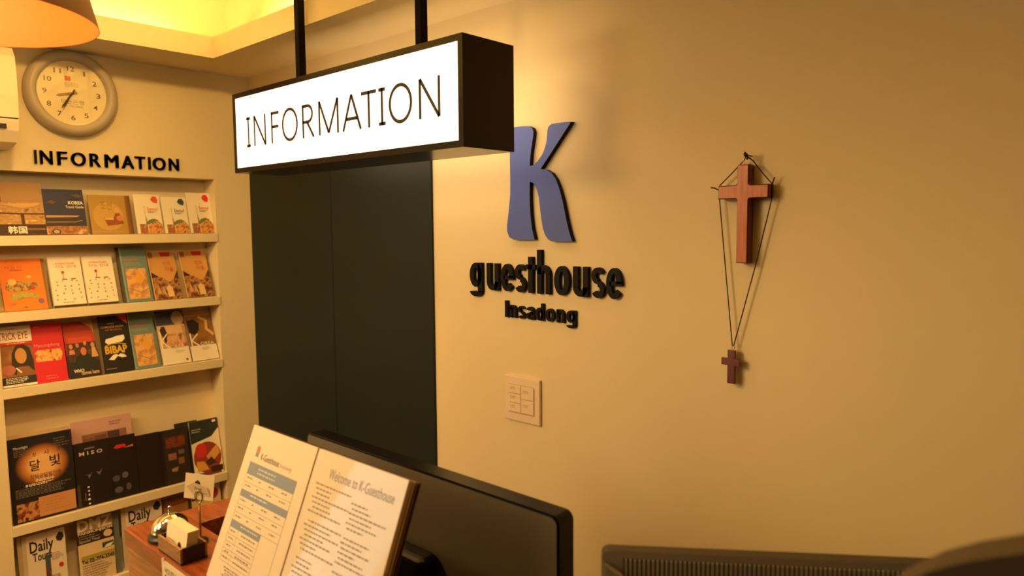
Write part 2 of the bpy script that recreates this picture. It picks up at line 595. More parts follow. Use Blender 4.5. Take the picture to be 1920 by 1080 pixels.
# --- row 2
stand(card('guide_booklet', 0.052, 0.172, 0.005, ink((190, 176, 120)), [('r', 0.1, 0.1, 0.9, 0.5, ink((160, 150, 90)))]), 'guide_booklet', 0.622 - 0.0005, 2, 22,
      'pale green booklet cut off by the picture edge, leftmost on the second shelf', dx=-0.0135)
orng = ink((240, 126, 28))
stand(card('city_guide', 0.126, 0.186, 0.005, orng, [
    ('t', '서울시', 0.12, 0.52, 0.80, 0.87, ink((222, 96, 30)), 0.02), ('g', 0.24, 0.66, 0.765, 0.78, 2, ink((150, 70, 30)), 3), ('t', 's', 0.0, 0.05, 0.93, 0.97, K_, 0.0),
    ('p', [(0.08, 0.42), (0.12, 0.54), (0.3, 0.60), (0.4, 0.56), (0.84, 0.52), (0.86, 0.44), (0.6, 0.38), (0.2, 0.36)], photo('print_hills', 70, [(120, 110, 50), (196, 170, 80), (150, 70, 40), (90, 100, 60)])),
    ('e', 0.26, 0.55, 0.10, 0.06, ink((244, 190, 110))), ('e', 0.66, 0.64, 0.06, 0.03, ink((250, 190, 70))), ('e', 0.72, 0.42, 0.05, 0.035, RED),
    ('p', [(0.2, 0.18), (0.18, 0.30), (0.4, 0.36), (0.8, 0.30), (0.84, 0.2), (0.5, 0.24)], photo('print_meadow', 60, [(110, 130, 50), (170, 170, 70), (206, 120, 60)])),
    ('e', 0.86, 0.16, 0.07, 0.05, ink((140, 96, 120))), ('e', 0.2, 0.13, 0.07, 0.02, ink((230, 96, 60))), ('g', 0.44, 0.6, 0.04, 0.05, 1, K_, 8)]),
    'city_guide', 0.681, 2, 22, 'bright orange city guide with a drawn green landscape on the second shelf')
stand(card('city_guide', 0.126, 0.184, 0.006, ink((150, 112, 66)), []), 'city_guide', 0.693, 2, 22,
      'brown edged copy standing behind the bright orange city guide', dx=-0.0062)
rng = random.Random(4)
dots = []
for i in range(4):
    for j in range(6):
        dots.append((0.16 + i * 0.22 + rng.uniform(-.05, .05), 0.17 + j * 0.085 + rng.uniform(-.02, .02)))
dcol = [ink((170, 60, 40)), ink((96, 84, 60)), ink((200, 120, 60)), ink((70, 60, 50))]
for y, w, lab in ((0.8135, 0.104, 'white attraction map with scattered dots beside the orange guide on the second shelf'),
                  (0.9205, 0.103, 'white attraction map with scattered dots beside the teal map on the second shelf')):
    mk = [('r', 0, 0, 1, 0.045, ink((60, 34, 28))), ('r', 0.0, 0.045, 0.015, 1, ink((190, 150, 100))),
          ('t', 'ATTRACTIONS', 0.22, 0.80, 0.845, 0.885, ink((222, 96, 70)), 0.01), ('t', '지도 안내', 0.2, 0.84, 0.775, 0.835, ink((210, 130, 90)), 0.0),
          ('r', 0.40, 0.56, 0.42, 0.66, ink((206, 110, 80))), ('e', 0.41, 0.69, 0.045, 0.028, ink((186, 60, 40))),
          ('r', 0.36, 0.545, 0.52, 0.562, GREY), ('r', 0.64, 0.545, 0.78, 0.562, GREY), ('g', 0.3, 0.7, 0.075, 0.09, 1, GREY, 9)]
    for n, (u, v) in enumerate(dots):
        if n % 2 == 0 or v < 0.5:
            mk.append(('e', u, v, 0.020, 0.012, dcol[n % 4]))
    stand(card('attraction_map', w, 0.185, 0.004, WH, mk), 'attraction_map', y, 2, 18, lab)
mapph = photo('print_map', 34, [(222, 160, 96), (232, 182, 110), (206, 140, 84), (180, 130, 80)])


def teal_card(w, h):
    return card('folded_map', w, h, 0.006, TEAL, [
        ('t', 'KOREA', 0.2, 0.8, 0.86, 0.9, ink((150, 120, 110)), 0.0), ('t', 'TOURIST MAP', 0.08, 0.68, 0.745, 0.785, ink((214, 100, 80)), 0.02),
        ('g', 0.1, 0.8, 0.66, 0.70, 3, ink((170, 160, 120)), 6), ('r', 0.12, 0.05, 0.90, 0.60, mapph),
        ('s', [(0.15, 0.25), (0.4, 0.2), (0.6, 0.16), (0.88, 0.22)], 0.03, ink((160, 130, 90))), ('e', 0.6, 0.42, 0.16, 0.10, ink((226, 168, 70))),
        ('r', 0.0, 0.0, 0.05, 1.0, ink((150, 170, 166)))])


stand(teal_card(0.094, 0.216), 'folded_map', 1.0475, 2, 18, 'teal folded map with a tan map panel, tallest on the second shelf')
stand(card('folded_map', 0.094, 0.214, 0.008, ink((84, 70, 50)), []), 'folded_map', 1.0385, 2, 18, 'dark edged copy standing behind the tall teal map on the second shelf', dx=-0.0068)
ricep = photo('print_village', 46, [(70, 34, 26), (120, 70, 40), (196, 140, 80), (90, 60, 40)])
for y, w, lab in ((1.1535, 0.104, 'brown leaflet with red tab and pointed sky, beside the teal map on the second shelf'),
                  (1.2775, 0.108, 'brown leaflet with red tab and pointed sky, right end of the second shelf')):
    stand(card('village_leaflet', w, 0.195, 0.005, ink((212, 158, 90)), [
        ('r', 0, 0, 1, 0.46, ricep), ('p', [(0.0, 0.62), (0.0, 0.46), (0.28, 0.50), (0.66, 0.36), (0.9, 0.48), (1, 0.62)], ink((212, 158, 90))),
        ('p', [(0, 0.46), (0, 0.60), (0.3, 0.47)], ink((70, 30, 26))), ('p', [(1, 0.40), (1, 0.60), (0.84, 0.46)], ink((80, 50, 34))),
        ('r', 0, 0.88, 0.2, 1, ink((150, 100, 60))), ('p', [(0.45, 1), (0.85, 1), (0.82, 0.91), (0.5, 0.91)], RED),
        ('t', '한옥', 0.52, 0.80, 0.70, 0.80, ink((216, 106, 50)), 0.0), ('t', '마을', 0.56, 0.86, 0.58, 0.68, ink((216, 106, 50)), 0.0),
        ('p', [(0.5, 0.05), (0.48, 0.24), (0.58, 0.30), (0.70, 0.24), (0.72, 0.05)], ink((232, 196, 130))),
        ('p', [(0.14, 0.12), (0.2, 0.33), (0.28, 0.12)], ink((206, 160, 110))), ('p', [(0.32, 0.12), (0.36, 0.28), (0.46, 0.10)], ink((206, 160, 110))),
        ('r', 0, 0, 0.03, 1, ink((230, 190, 130)))]), 'village_leaflet', y, 2, 22, lab)
# --- row 3
stand(card('museum_leaflet', 0.099, 0.207, 0.005, ink((150, 96, 40)), [
    ('r', 0, 0.09, 1, 0.68, photo('print_gold', 14, [(190, 128, 56), (150, 96, 40), (120, 76, 34)])),
    ('p', [(0.30, 0.25), (0.36, 0.55), (0.5, 0.68), (0.72, 0.70), (0.9, 0.62), (0.98, 0.4), (0.98, 0.2), (0.5, 0.14)], ink((48, 30, 22))),
    ('e', 0.62, 0.50, 0.17, 0.13, ink((206, 150, 80))), ('p', [(0.4, 0.14), (0.5, 0.32), (0.8, 0.32), (0.98, 0.22), (0.98, 0.09), (0.5, 0.09)], ink((140, 90, 44))),
    ('e', 0.22, 0.28, 0.20, 0.085, ink((196, 110, 80))), ('p', [(0.42, 0.30), (0.46, 0.31), (0.60, 0.23), (0.57, 0.21)], WHT),
    ('r', 0, 0.03, 1, 0.16, ink((40, 26, 20))), ('g', 0.1, 0.9, 0.06, 0.135, 4, WHT, 12), ('r', 0, 0, 1, 0.035, WHT), ('g', 0.3, 0.8, 0.012, 0.013, 1, RED, 3),
    ('r', 0, 0.685, 1, 0.74, RED), ('g', 0.25, 0.8, 0.70, 0.71, 1, WHT, 2),
    ('r', 0, 0.735, 1, 1, WHT), ('t', 'TRICK EYE', 0.03, 0.89, 0.775, 0.905, ink((196, 36, 30)), 0.01), ('g', 0.05, 0.7, 0.945, 0.95, 1, RED, 7)]),
    'museum_leaflet', 0.6475, 3, 15, 'leaflet with red block capitals on white above a brown portrait, leftmost on the third shelf')
redc = ink((212, 30, 44))
stand(card('food_leaflet', 0.096, 0.209, 0.004, redc, [
    ('r', 0, 0.0, 1, 0.6, ink((218, 28, 50))), ('p', [(0.06, 0.36), (0.04, 0.50), (0.14, 0.55), (0.88, 0.55), (0.93, 0.46), (0.84, 0.35)], photo('print_food', 60, [(150, 40, 24), (226, 150, 70), (240, 190, 110), (170, 90, 40)])),
    ('t', 'Myeongdong', 0.06, 0.86, 0.585, 0.655, ink((240, 150, 150)), 0.0), ('g', 0.3, 0.7, 0.06, 0.1, 2, ink((240, 150, 120)), 5), ('g', 0.1, 0.3, 0.93, 0.94, 1, ink((240, 150, 130)), 5)]),
    'food_leaflet', 0.7445, 3, 15, 'bright red leaflet with an oval food photo on the third shelf')
grp = photo('print_crowd', 60, [(30, 24, 22), (90, 40, 30), (40, 34, 30), (150, 90, 60)])
stand(card('show_leaflet', 0.104, 0.205, 0.004, ink((150, 44, 28)), [
    ('p', [(0, 0.5), (1, 0.5), (1, 0.7), (0.8, 0.88), (0.4, 0.98), (0, 0.98)], ink((186, 58, 34))), ('p', [(0.55, 1), (1, 1), (1, 0.7), (0.84, 0.88)], ink((196, 140, 70))),
    ('r', 0.1, 0.62, 0.84, 0.72, ink((206, 70, 30))), ('r', 0, 0, 1, 0.40, ink((34, 28, 24))), ('r', 0.04, 0.28, 0.98, 0.62, grp),
    ('t', 'JUMP', 0.2, 0.7, 0.76, 0.84, ink((190, 70, 50)), 0.0),
    ('p', [(0.2, 0.12), (0.24, 0.34), (0.42, 0.42), (0.62, 0.42), (0.84, 0.32), (0.84, 0.12)], ink((26, 30, 22))), ('e', 0.53, 0.46, 0.09, 0.075, ink((206, 116, 76))),
    ('e', 0.16, 0.56, 0.06, 0.045, ink((206, 130, 96))), ('e', 0.84, 0.56, 0.06, 0.045, ink((206, 150, 100))), ('p', [(0.76, 0.34), (0.80, 0.52), (0.9, 0.52), (0.98, 0.34)], ink((210, 160, 100))),
    ('p', [(0.08, 0.42), (0.1, 0.5), (0.24, 0.5), (0.26, 0.42)], ink((210, 130, 100))), ('e', 0.36, 0.57, 0.05, 0.04, ink((196, 120, 90))), ('e', 0.6, 0.6, 0.05, 0.04, ink((196, 140, 110))),
    ('t', 'WHO', 0.14, 0.46, 0.09, 0.15, WHT, 0.02), ('t', 'comes here', 0.36, 0.92, 0.04, 0.11, ink((230, 190, 140)), 0.02)]),
    'show_leaflet', 0.8495, 3, 18, 'show leaflet with orange top and a group of people in black on the third shelf')
stand(card('show_leaflet', 0.020, 0.208, 0.005, ink((120, 96, 60)), []), 'show_leaflet', 0.9065, 3, 15, 'narrow tan edge of a leaflet between the group photo and the black leaflet', dx=-0.004)
yel = ink((222, 176, 40))
stand(card('show_leaflet', 0.101, 0.213, 0.006, ink((28, 22, 20)), [
    ('p', [(0.62, 1.0), (0.98, 1.0), (0.98, 0.84)], ink((226, 60, 56))), ('g', 0.3, 0.66, 0.845, 0.86, 1, ink((200, 140, 60)), 1), ('t', 'COMPLETE SHOW', 0.06, 0.84, 0.79, 0.825, ink((206, 140, 56)), 0.02), ('t', 'OF MUSICAL', 0.2, 0.78, 0.74, 0.77, ink((180, 110, 50)), 0.01),
    ('p', [(0.14, 0.545), (0.18, 0.60), (0.34, 0.61), (0.56, 0.64), (0.80, 0.65), (0.82, 0.58), (0.72, 0.53), (0.4, 0.515), (0.24, 0.50)], WHT),
    ('t', 'BIBAP', 0.10, 0.86, 0.335, 0.475, yel, 0.04), ('s', [(0.14, 0.48), (0.34, 0.51), (0.6, 0.51), (0.84, 0.48)], 0.03, yel),
    ('p', [(0.18, 0.235), (0.34, 0.31), (0.46, 0.325), (0.52, 0.30), (0.60, 0.325), (0.74, 0.30), (0.80, 0.255), (0.64, 0.25), (0.50, 0.285), (0.36, 0.22)], WHT),
    ('g', 0.06, 0.42, 0.06, 0.07, 1, ink((190, 160, 120)), 2)]),
    'show_leaflet', 0.9625, 3, 15, 'black show leaflet with yellow lettering between a white hat and moustache on the third shelf')
stand(teal_card(0.092, 0.220), 'folded_map', 1.0635, 3, 18, 'teal folded map beside the black leaflet on the third shelf')
horse = photo('print_valley', 22, [(130, 70, 40), (196, 130, 80), (226, 180, 130), (110, 64, 40)])
stand(card('country_leaflet', 0.107, 0.220, 0.005, WH, [
    ('r', 0, 0.72, 1, 1, ink((70, 78, 104))), ('e', 0.78, 0.84, 0.22, 0.13, ink((196, 170, 130))), ('r', 0, 0.3, 1, 0.72, ink((226, 182, 130))), ('r', 0.1, 0.30, 1, 0.56, horse),
    ('p', [(0.06, 0.62), (0.14, 0.70), (0.26, 0.70), (0.32, 0.56), (0.22, 0.36), (0.16, 0.5)], ink((60, 36, 26))), ('p', [(0.88, 0.7), (0.98, 0.7), (1.0, 0.4), (0.92, 0.4)], ink((196, 140, 110))),
    ('s', [(0.06, 0.62), (0.06, 0.30)], 0.05, WHT), ('s', [(0.3, 0.56), (0.08, 0.44), (0.36, 0.28)], 0.045, WHT), ('p', [(0.0, 0.0), (1, 0.0), (1, 0.26), (0.4, 0.28), (0, 0.30)], WH),
    ('t', 'OREA', 0.34, 0.86, 0.29, 0.35, WHT, 0.0), ('g', 0.5, 0.9, 0.2, 0.24, 3, ink((206, 170, 120)), 4), ('e', 0.86, 0.06, 0.045, 0.022, ink((120, 84, 50)))]),
    'country_leaflet', 1.1745, 3, 20, 'white country leaflet with blue sky and pale sun, next to the road leaflet')
stand(card('country_leaflet', 0.106, 0.222, 0.005, WH, [
    ('r', 0, 0.28, 1, 0.86, photo('print_field', 18, [(120, 76, 34), (150, 104, 44), (110, 80, 40)])), ('r', 0, 0.84, 1, 1, ink((190, 156, 120))), ('s', [(0, 0.93), (1, 0.95)], 0.03, ink((150, 120, 96))),
    ('p', [(0.06, 0.55), (0.04, 0.76), (0.3, 0.78), (0.5, 0.7), (0.44, 0.56), (0.24, 0.48)], ink((30, 24, 20))), ('s', [(0.5, 0.82), (0.78, 0.74), (0.74, 0.58), (0.98, 0.46)], 0.10, ink((214, 170, 110))),
    ('s', [(0.08, 0.52), (0.08, 0.28)], 0.05, WHT), ('s', [(0.36, 0.50), (0.10, 0.38), (0.36, 0.27)], 0.045, WHT), ('p', [(0, 0), (1, 0), (1, 0.26), (0, 0.26)], WH),
    ('t', 'OREA', 0.40, 0.92, 0.28, 0.34, WHT, 0.0), ('g', 0.44, 0.78, 0.19, 0.23, 3, ink((206, 160, 110)), 4)]),
    'country_leaflet', 1.2885, 3, 22, 'white country leaflet with a winding road, right end of the third shelf')
# --- row 4
moonm = mat('print_moon_glow', (34, 32, 36), 0.45)
nt = moonm.node_tree
tc = nt.nodes.new('ShaderNodeTexCoord')
mp = nt.nodes.new('ShaderNodeMapping')
mp.inputs['Location'].default_value = (-0.002, 0, -0.190 * 1.12)
mp.inputs['Scale'].default_value = (1.0, 0.0, 1.12)
ln = nt.nodes.new('ShaderNodeVectorMath')
ln.operation = 'LENGTH'
rp = nt.nodes.new('ShaderNodeValToRGB')
e = rp.color_ramp.elements
e[0].position, e[0].color = 0.036, lin((236, 186, 128))
e[1].position, e[1].color = 0.083, lin((34, 32, 36))
q = e.new(0.062)
q.color = lin((190, 116, 60))
nt.links.new(tc.outputs['Object'], mp.inputs['Vector'])
nt.links.new(mp.outputs['Vector'], ln.inputs[0])
nt.links.new(ln.outputs['Value'], rp.inputs['Fac'])
nt.links.new(rp.outputs['Color'], nt.nodes['Principled BSDF'].inputs['Base Color'])
stand(card('festival_brochure', 0.194, 0.293, 0.008, ink((34, 32, 36)), [
    ('r', 0, 0, 1, 1, moonm), ('t', '달', 0.31, 0.47, 0.585, 0.715, K_, 0.01), ('t', '빛', 0.62, 0.79, 0.60, 0.735, K_, 0.01),
    ('t', '창', 0.36, 0.42, 0.755, 0.80, ink((90, 50, 30)), 0), ('t', '사', 0.54, 0.62, 0.755, 0.81, ink((90, 50, 30)), 0), ('t', '궁', 0.74, 0.81, 0.77, 0.83, ink((90, 50, 30)), 0),
    ('t', '창덕궁달빛기행', 0.30, 0.78, 0.49, 0.545, ink((120, 70, 40)), 0.0),
    ('t', 'Moonlight', 0.08, 0.30, 0.865, 0.905, WHT, 0.0), ('g', 0.08, 0.34, 0.79, 0.85, 4, GREY, 4), ('g', 0.70, 0.96, 0.83, 0.92, 4, GREY, 3),
    ('g', 0.38, 0.8, 0.455, 0.47, 2, WHT, 3), ('g', 0.22, 0.76, 0.415, 0.43, 2, WHT, 9), ('g', 0.06, 0.95, 0.30, 0.39, 6, GREY, 2),
    ('r', 0.06, 0.02, 0.40, 0.23, photo('print_palace', 46, [(50, 22, 16), (130, 56, 30), (210, 150, 90), (60, 34, 24)])),
    ('r', 0.40, 0.03, 0.985, 0.265, ink((206, 146, 96))), ('g', 0.46, 0.9, 0.08, 0.22, 5, ink((190, 126, 76)), 21)]),
    'festival_brochure', 0.6985, 4, 4, 'large dark brochure with glowing moon and Korean title, leftmost on the fourth shelf')
stand(card('festival_brochure', 0.194, 0.304, 0.008, ink((206, 176, 136)), []), 'festival_brochure', 0.6965, 4, 4, 'pale page edge of a stack standing behind the moon brochure', dx=-0.0086)
stand(card('paper_flyer', 0.206, 0.306, 0.003, ink((206, 160, 156)), [
    ('r', 0.16, 0.62, 0.9, 0.83, ink((150, 100, 90))), ('r', 0.36, 0.64, 0.56, 0.80, ink((110, 76, 66))), ('r', 0.58, 0.64, 0.78, 0.82, ink((80, 56, 50))), ('r', 0.18, 0.66, 0.34, 0.78, ink((130, 84, 80))),
    ('g', 0.62, 0.9, 0.9, 0.93, 2, ink((150, 100, 100)), 3)]), 'paper_flyer', 0.9085, 4, 8, 'pink flyer standing behind the black brochures on the fourth shelf', dx=-0.020)
blk = ink((26, 16, 16))
stand(card('performance_brochure', 0.117, 0.232, 0.010, blk, [
    ('t', 'JEONGDONG', 0.30, 0.58, 0.885, 0.915, ink((190, 170, 150)), 0.02), ('t', 'M I S O', 0.14, 0.80, 0.80, 0.86, ink((220, 200, 180)), 0.02),
    ('p', [(0.24, 0.50), (0.40, 0.49), (0.46, 0.53), (0.36, 0.42), (0.34, 0.48)], ink((120, 110, 120))), ('p', [(0.56, 0.52), (0.66, 0.50), (0.76, 0.55), (0.66, 0.45)], ink((110, 106, 120))),
    ('r', 0.0, 0.0, 0.09, 0.36, ink((70, 58, 44))), ('r', 0.42, 0.02, 0.43, 0.34, ink((80, 60, 50))),
    ('e', 0.32, 0.30, 0.035, 0.012, WHT), ('e', 0.32, 0.24, 0.03, 0.012, WHT), ('e', 0.32, 0.18, 0.02, 0.016, WHT), ('e', 0.31, 0.11, 0.04, 0.018, WHT), ('e', 0.31, 0.04, 0.03, 0.014, WHT), ('r', 0.20, 0.10, 0.225, 0.22, GREY)]),
    'performance_brochure', 0.8585, 4, 6, 'black brochure with rows of small white letters on the fourth shelf')
stand(card('performance_brochure', 0.092, 0.230, 0.010, blk, [
    ('p', [(0.14, 0.83), (0.28, 0.87), (0.6, 0.865), (0.62, 0.82), (0.3, 0.805)], ink((206, 40, 50))), ('p', [(0.5, 0.80), (0.9, 0.835), (0.9, 0.80)], ink((200, 110, 90))),
    ('e', 0.16, 0.33, 0.14, 0.05, ink((76, 76, 90))), ('e', 0.5, 0.36, 0.12, 0.05, ink((96, 92, 104))), ('e', 0.22, 0.14, 0.16, 0.05, ink((84, 84, 100))), ('e', 0.6, 0.16, 0.10, 0.06, ink((90, 78, 76)))]),
    'performance_brochure', 0.9635, 4, 6, 'black brochure with a red and white mark near its top on the fourth shelf')
stand(card('performance_brochure', 0.088, 0.217, 0.010, ink((30, 14, 14)), []), 'performance_brochure', 1.0545, 4, 6, 'plain black brochure between the red-marked and the brown-pictured ones')
stand(card('performance_brochure', 0.112, 0.215, 0.006, ink((36, 22, 18)), [
    ('r', 0.14, 0.02, 0.96, 0.98, ink((50, 36, 22))), ('r', 0.2, 0.66, 0.86, 0.86, photo('print_dusk', 40, [(90, 36, 24), (130, 56, 34), (60, 30, 24)])),
    ('r', 0.24, 0.44, 0.52, 0.56, ink((150, 96, 70))), ('r', 0.6, 0.52, 0.8, 0.6, ink((110, 90, 76))), ('r', 0.58, 0.34, 0.78, 0.46, ink((130, 90, 60))), ('p', [(0.3, 0.28), (0.56, 0.3), (0.5, 0.22), (0.34, 0.22)], ink((160, 120, 90)))]),
    'performance_brochure', 1.1555, 4, 8, 'dark brochure with brown and red pictures near the right end of the fourth shelf')
stand(card('food_brochure', 0.118, 0.226, 0.005, WH, [
    ('p', [(0, 1), (1, 1), (1, 0.82), (0.72, 0.68), (0, 0.60)], ink((44, 50, 44))), ('r', 0.0, 0.0, 0.92, 0.06, ink((120, 60, 40))),
    ('e', 0.5, 0.32, 0.48, 0.28, ink((150, 60, 36))), ('e', 0.3, 0.46, 0.2, 0.13, ink((210, 50, 40))), ('p', [(0.45, 0.34), (0.86, 0.52), (0.94, 0.36), (0.6, 0.2)], ink((226, 160, 80))), ('p', [(0.1, 0.1), (0.1, 0.28), (0.36, 0.26), (0.5, 0.1)], ink((222, 160, 60))),
    ('p', [(0.42, 0.24), (0.62, 0.32), (0.78, 0.2), (0.5, 0.16)], ink((70, 50, 30))), ('r', 0.56, 0.04, 0.98, 0.14, ink((60, 44, 30))), ('g', 0.06, 0.4, 0.80, 0.84, 2, WHT, 6), ('r', 0.8, 0.93, 0.92, 0.97, WHT)]),
    'food_brochure', 1.2825, 4, 12, 'food brochure with dark green top and red dish, right end of the fourth shelf')
stand(card('food_brochure', 0.09, 0.228, 0.004, ink((36, 44, 38)), []), 'food_brochure', 1.218, 4, 12, 'dark green brochure half hidden between the brown-pictured and the food brochure', dx=-0.014)
# --- row 5


def daily(w, h):
    return card('tour_brochure', w, h, 0.005, ink((232, 216, 196)), [
        ('r', 0.0, 0.0, 0.1, 1.0, ink((206, 186, 160))), ('t', 'Daily', 0.17, 0.72, 0.67, 0.90, K_, 0.02), ('t', 'Tours', 0.22, 0.66, 0.585, 0.715, K_, 0.02),
        ('p', [(0.78, 0.88), (0.86, 0.95), (0.95, 0.93), (0.97, 0.86), (0.90, 0.80), (0.80, 0.82)], ink((50, 44, 44))),
        ('r', 0.50, 0.30, 0.62, 0.64, ink((70, 84, 100))), ('p', [(0.50, 0.02), (0.62, 0.06), (0.62, 0.42), (0.50, 0.42)], photo('print_tower', 70, [(150, 50, 40), (70, 60, 70), (190, 110, 80)])),
        ('p', [(0.16, 0.12), (0.30, 0.34), (0.31, 0.02), (0.16, 0.02)], ink((56, 48, 52))), ('r', 0.16, 0.24, 0.31, 0.25, WHT), ('e', 0.86, 0.44, 0.055, 0.035, RED),
        ('g', 0.66, 0.92, 0.55, 0.64, 4, ink((170, 150, 130)), 3), ('g', 0.62, 0.92, 0.14, 0.3, 7, GREY, 8)])


stand(daily(0.132, 0.230), 'tour_brochure', 0.6885, 5, 4, 'white tour brochure with big black serif title, leftmost on the lowest visible shelf')
stand(card('tour_brochure', 0.132, 0.234, 0.008, ink((200, 180, 150)), []), 'tour_brochure', 0.6765, 5, 4, 'pale edged copy standing behind the leftmost white tour brochure on the lowest shelf', dx=-0.0062)
stand(card('tour_brochure', 0.120, 0.242, 0.008, ink((40, 30, 26)), [
    ('r', 0.0, 0.0, 1.0, 0.60, ink((228, 202, 160))), ('r', 0, 0.60, 1, 0.76, ink((50, 36, 32))), ('r', 0, 0.78, 1, 1, ink((150, 130, 104))),
    ('t', 'DMZ', 0.02, 0.98, 0.795, 0.965, ink((226, 206, 176)), 0.03), ('t', 'PANMUNJEOM', 0.02, 0.98, 0.735, 0.785, ink((232, 216, 190)), 0.03), ('g', 0.04, 0.66, 0.68, 0.715, 2, ink((190, 160, 140)), 4), ('t', 'Special Tour', 0.04, 0.62, 0.615, 0.665, ink((206, 180, 150)), 0.02),
    ('e', 0.84, 0.68, 0.125, 0.055, ink((228, 196, 160))), ('r', 0.66, 0.475, 0.98, 0.55, ink((70, 74, 84))), ('p', [(0.7, 0.46), (0.9, 0.47), (0.98, 0.52), (0.78, 0.51)], WHT), ('r', 0.06, 0.365, 0.98, 0.42, ink((176, 160, 60))),
    ('t', 'Tel 02-774-3345', 0.06, 0.98, 0.305, 0.36, K_, 0.03), ('g', 0.08, 0.96, 0.05, 0.27, 7, GREY, 4)]),
    'tour_brochure', 0.8525, 5, 4, 'cream and black tour brochure with large DMZ title and a telephone number')
stand(card('tour_brochure', 0.020, 0.240, 0.006, ink((110, 116, 108)), []), 'tour_brochure', 0.9245, 5, 4, 'narrow grey brochure edge just right of the brochure titled DMZ', dx=-0.004)
stand(daily(0.148, 0.245), 'tour_brochure', 1.0175, 5, 4, 'white tour brochure with black serif title, partly hidden by the counter corner')
stand(card('tour_brochure', 0.095, 0.240, 0.006, ink((160, 110, 60)), [('r', 0.0, 0.8, 1, 0.94, ink((130, 70, 40))), ('g', 0.1, 0.9, 0.84, 0.9, 3, ink((190, 140, 90)), 4)]),
      'tour_brochure', 1.148, 5, 6, 'brown brochure behind the call bell on the lowest visible shelf')
stand(card('tour_brochure', 0.120, 0.250, 0.006, ink((228, 196, 140)), [('r', 0, 0.75, 0.3, 1.0, ink((70, 44, 40))), ('e', 0.66, 0.80, 0.26, 0.10, ink((190, 40, 40))), ('e', 0.68, 0.80, 0.12, 0.05, ink((120, 30, 30))), ('r', 0.2, 0.9, 0.9, 0.97, WHT)]),
      'tour_brochure', 1.272, 5, 6, 'cream brochure with red circle behind the memo cards')

# ------------------------------------------------------------------ raised lettering


def wall_letters(name, label, rows, y, depth, material, rotz=0.0, base=(0, 0, 0)):
    """rows: (character, left, right, bottom, top, bold); every letter is a part"""
    t = thing(name, label, 'lettering', base, (0, 0, rotz))
    for ch, a, b, z0, z1, bold in rows:
        mb = MB()
        e = bold * (b - a)
        for q in ((-1, -0.33, 0.33, 1) if bold else (0,)):
            write(mb, ch, a + e * (1 + q) / 1.0, b - e * (1 - q) / 1.0, z0, z1, y, material, 0.0, depth, 6)
        o = mb.build('letter')
        o.parent = t
    return t




def glyph(mb, ch, x0, x1, z0, z1, y, depth, material, sw=0.30, sh=0.17, asc=1.0, desc=0.0):
    """a heavy letter of stems and bands; the body is x0..x1 by z0..z1, asc and desc reach beyond it"""
    W, Hh = x1 - x0, z1 - z0
    yf = y - depth

    def box(a, b, c, d):
        mb.box(x0 + a * W, x0 + b * W, yf, y, z0 + c * Hh, z0 + d * Hh, material)

    def band(cx, cz, rx, rz, a0, a1, tw=sw, th=sh, n=28):
        V, F = [], []
        for i in range(n + 1):
            a = rad(a0 + (a1 - a0) * i / n)
            c, q = math.cos(a), math.sin(a)
            for (ex, ez) in ((rx, rz), (rx - tw, rz - th)):
                for yy in (yf, y):
                    V.append((x0 + (cx + ex * c) * W, yy, z0 + (cz + ez * q) * Hh))
        for i in range(n):
            b, e = 4 * i, 4 * i + 4
            F += [[b, e, e + 2, b + 2], [b + 1, b + 3, e + 3, e + 1], [b, b + 1, e + 1, e], [b + 2, e + 2, e + 3, b + 3]]
        F += [[0, 2, 3, 1], [4 * n, 4 * n + 1, 4 * n + 3, 4 * n + 2]]
        mb.add(V, F, material)

    if ch == 'o':
        band(0.5, 0.5, 0.5, 0.5, 0, 360)
    elif ch == 'e':
        band(0.5, 0.5, 0.5, 0.5, 0, 322)
        box(sw * 0.7, 1.0, 0.43, 0.43 + sh * 0.8)
    elif ch == 'u':
        box(0, sw, 0.3, 1.0)
        box(1 - sw, 1, 0.0, 1.0)
        band(0.5, 0.32, 0.5, 0.32, 180, 360)
    elif ch in 'hn':
        box(0, sw, 0, asc)
        box(1 - sw, 1, 0, 0.7)
        band(0.5, 0.68, 0.5, 0.32, 0, 180)
    elif ch == 't':
        box(0.5 - sw * 0.62, 0.5 + sw * 0.62, 0, asc)
        box(0.04, 0.96, 0.84, 0.84 + sh * 0.9)
    elif ch == 's':
        band(0.5, 0.725, 0.5, 0.275, 28, 270)
        band(0.5, 0.275, 0.5, 0.275, 90, -152)
    elif ch == 'g':
        band(0.5, 0.54, 0.5, 0.46, 0, 360)
        box(1 - sw, 1, -desc + 0.18, 1.0)
        band(0.5, -desc + 0.22, 0.5, 0.22, 190, 360)
    elif ch == 'd':
        band(0.5, 0.5, 0.5, 0.5, 0, 360)
        box(1 - sw, 1, 0, asc)
    elif ch == 'a':
        band(0.5, 0.66, 0.48, 0.34, 0, 165)
        box(0.96 - sw, 0.98, 0, 0.68)
        band(0.48, 0.28, 0.48, 0.28, 60, 320, sw * 0.95, sh * 0.9)
        box(0.48, 0.9, 0.42, 0.42 + sh * 0.9)
    elif ch == 'I':
        box(0, 1, 0, asc)


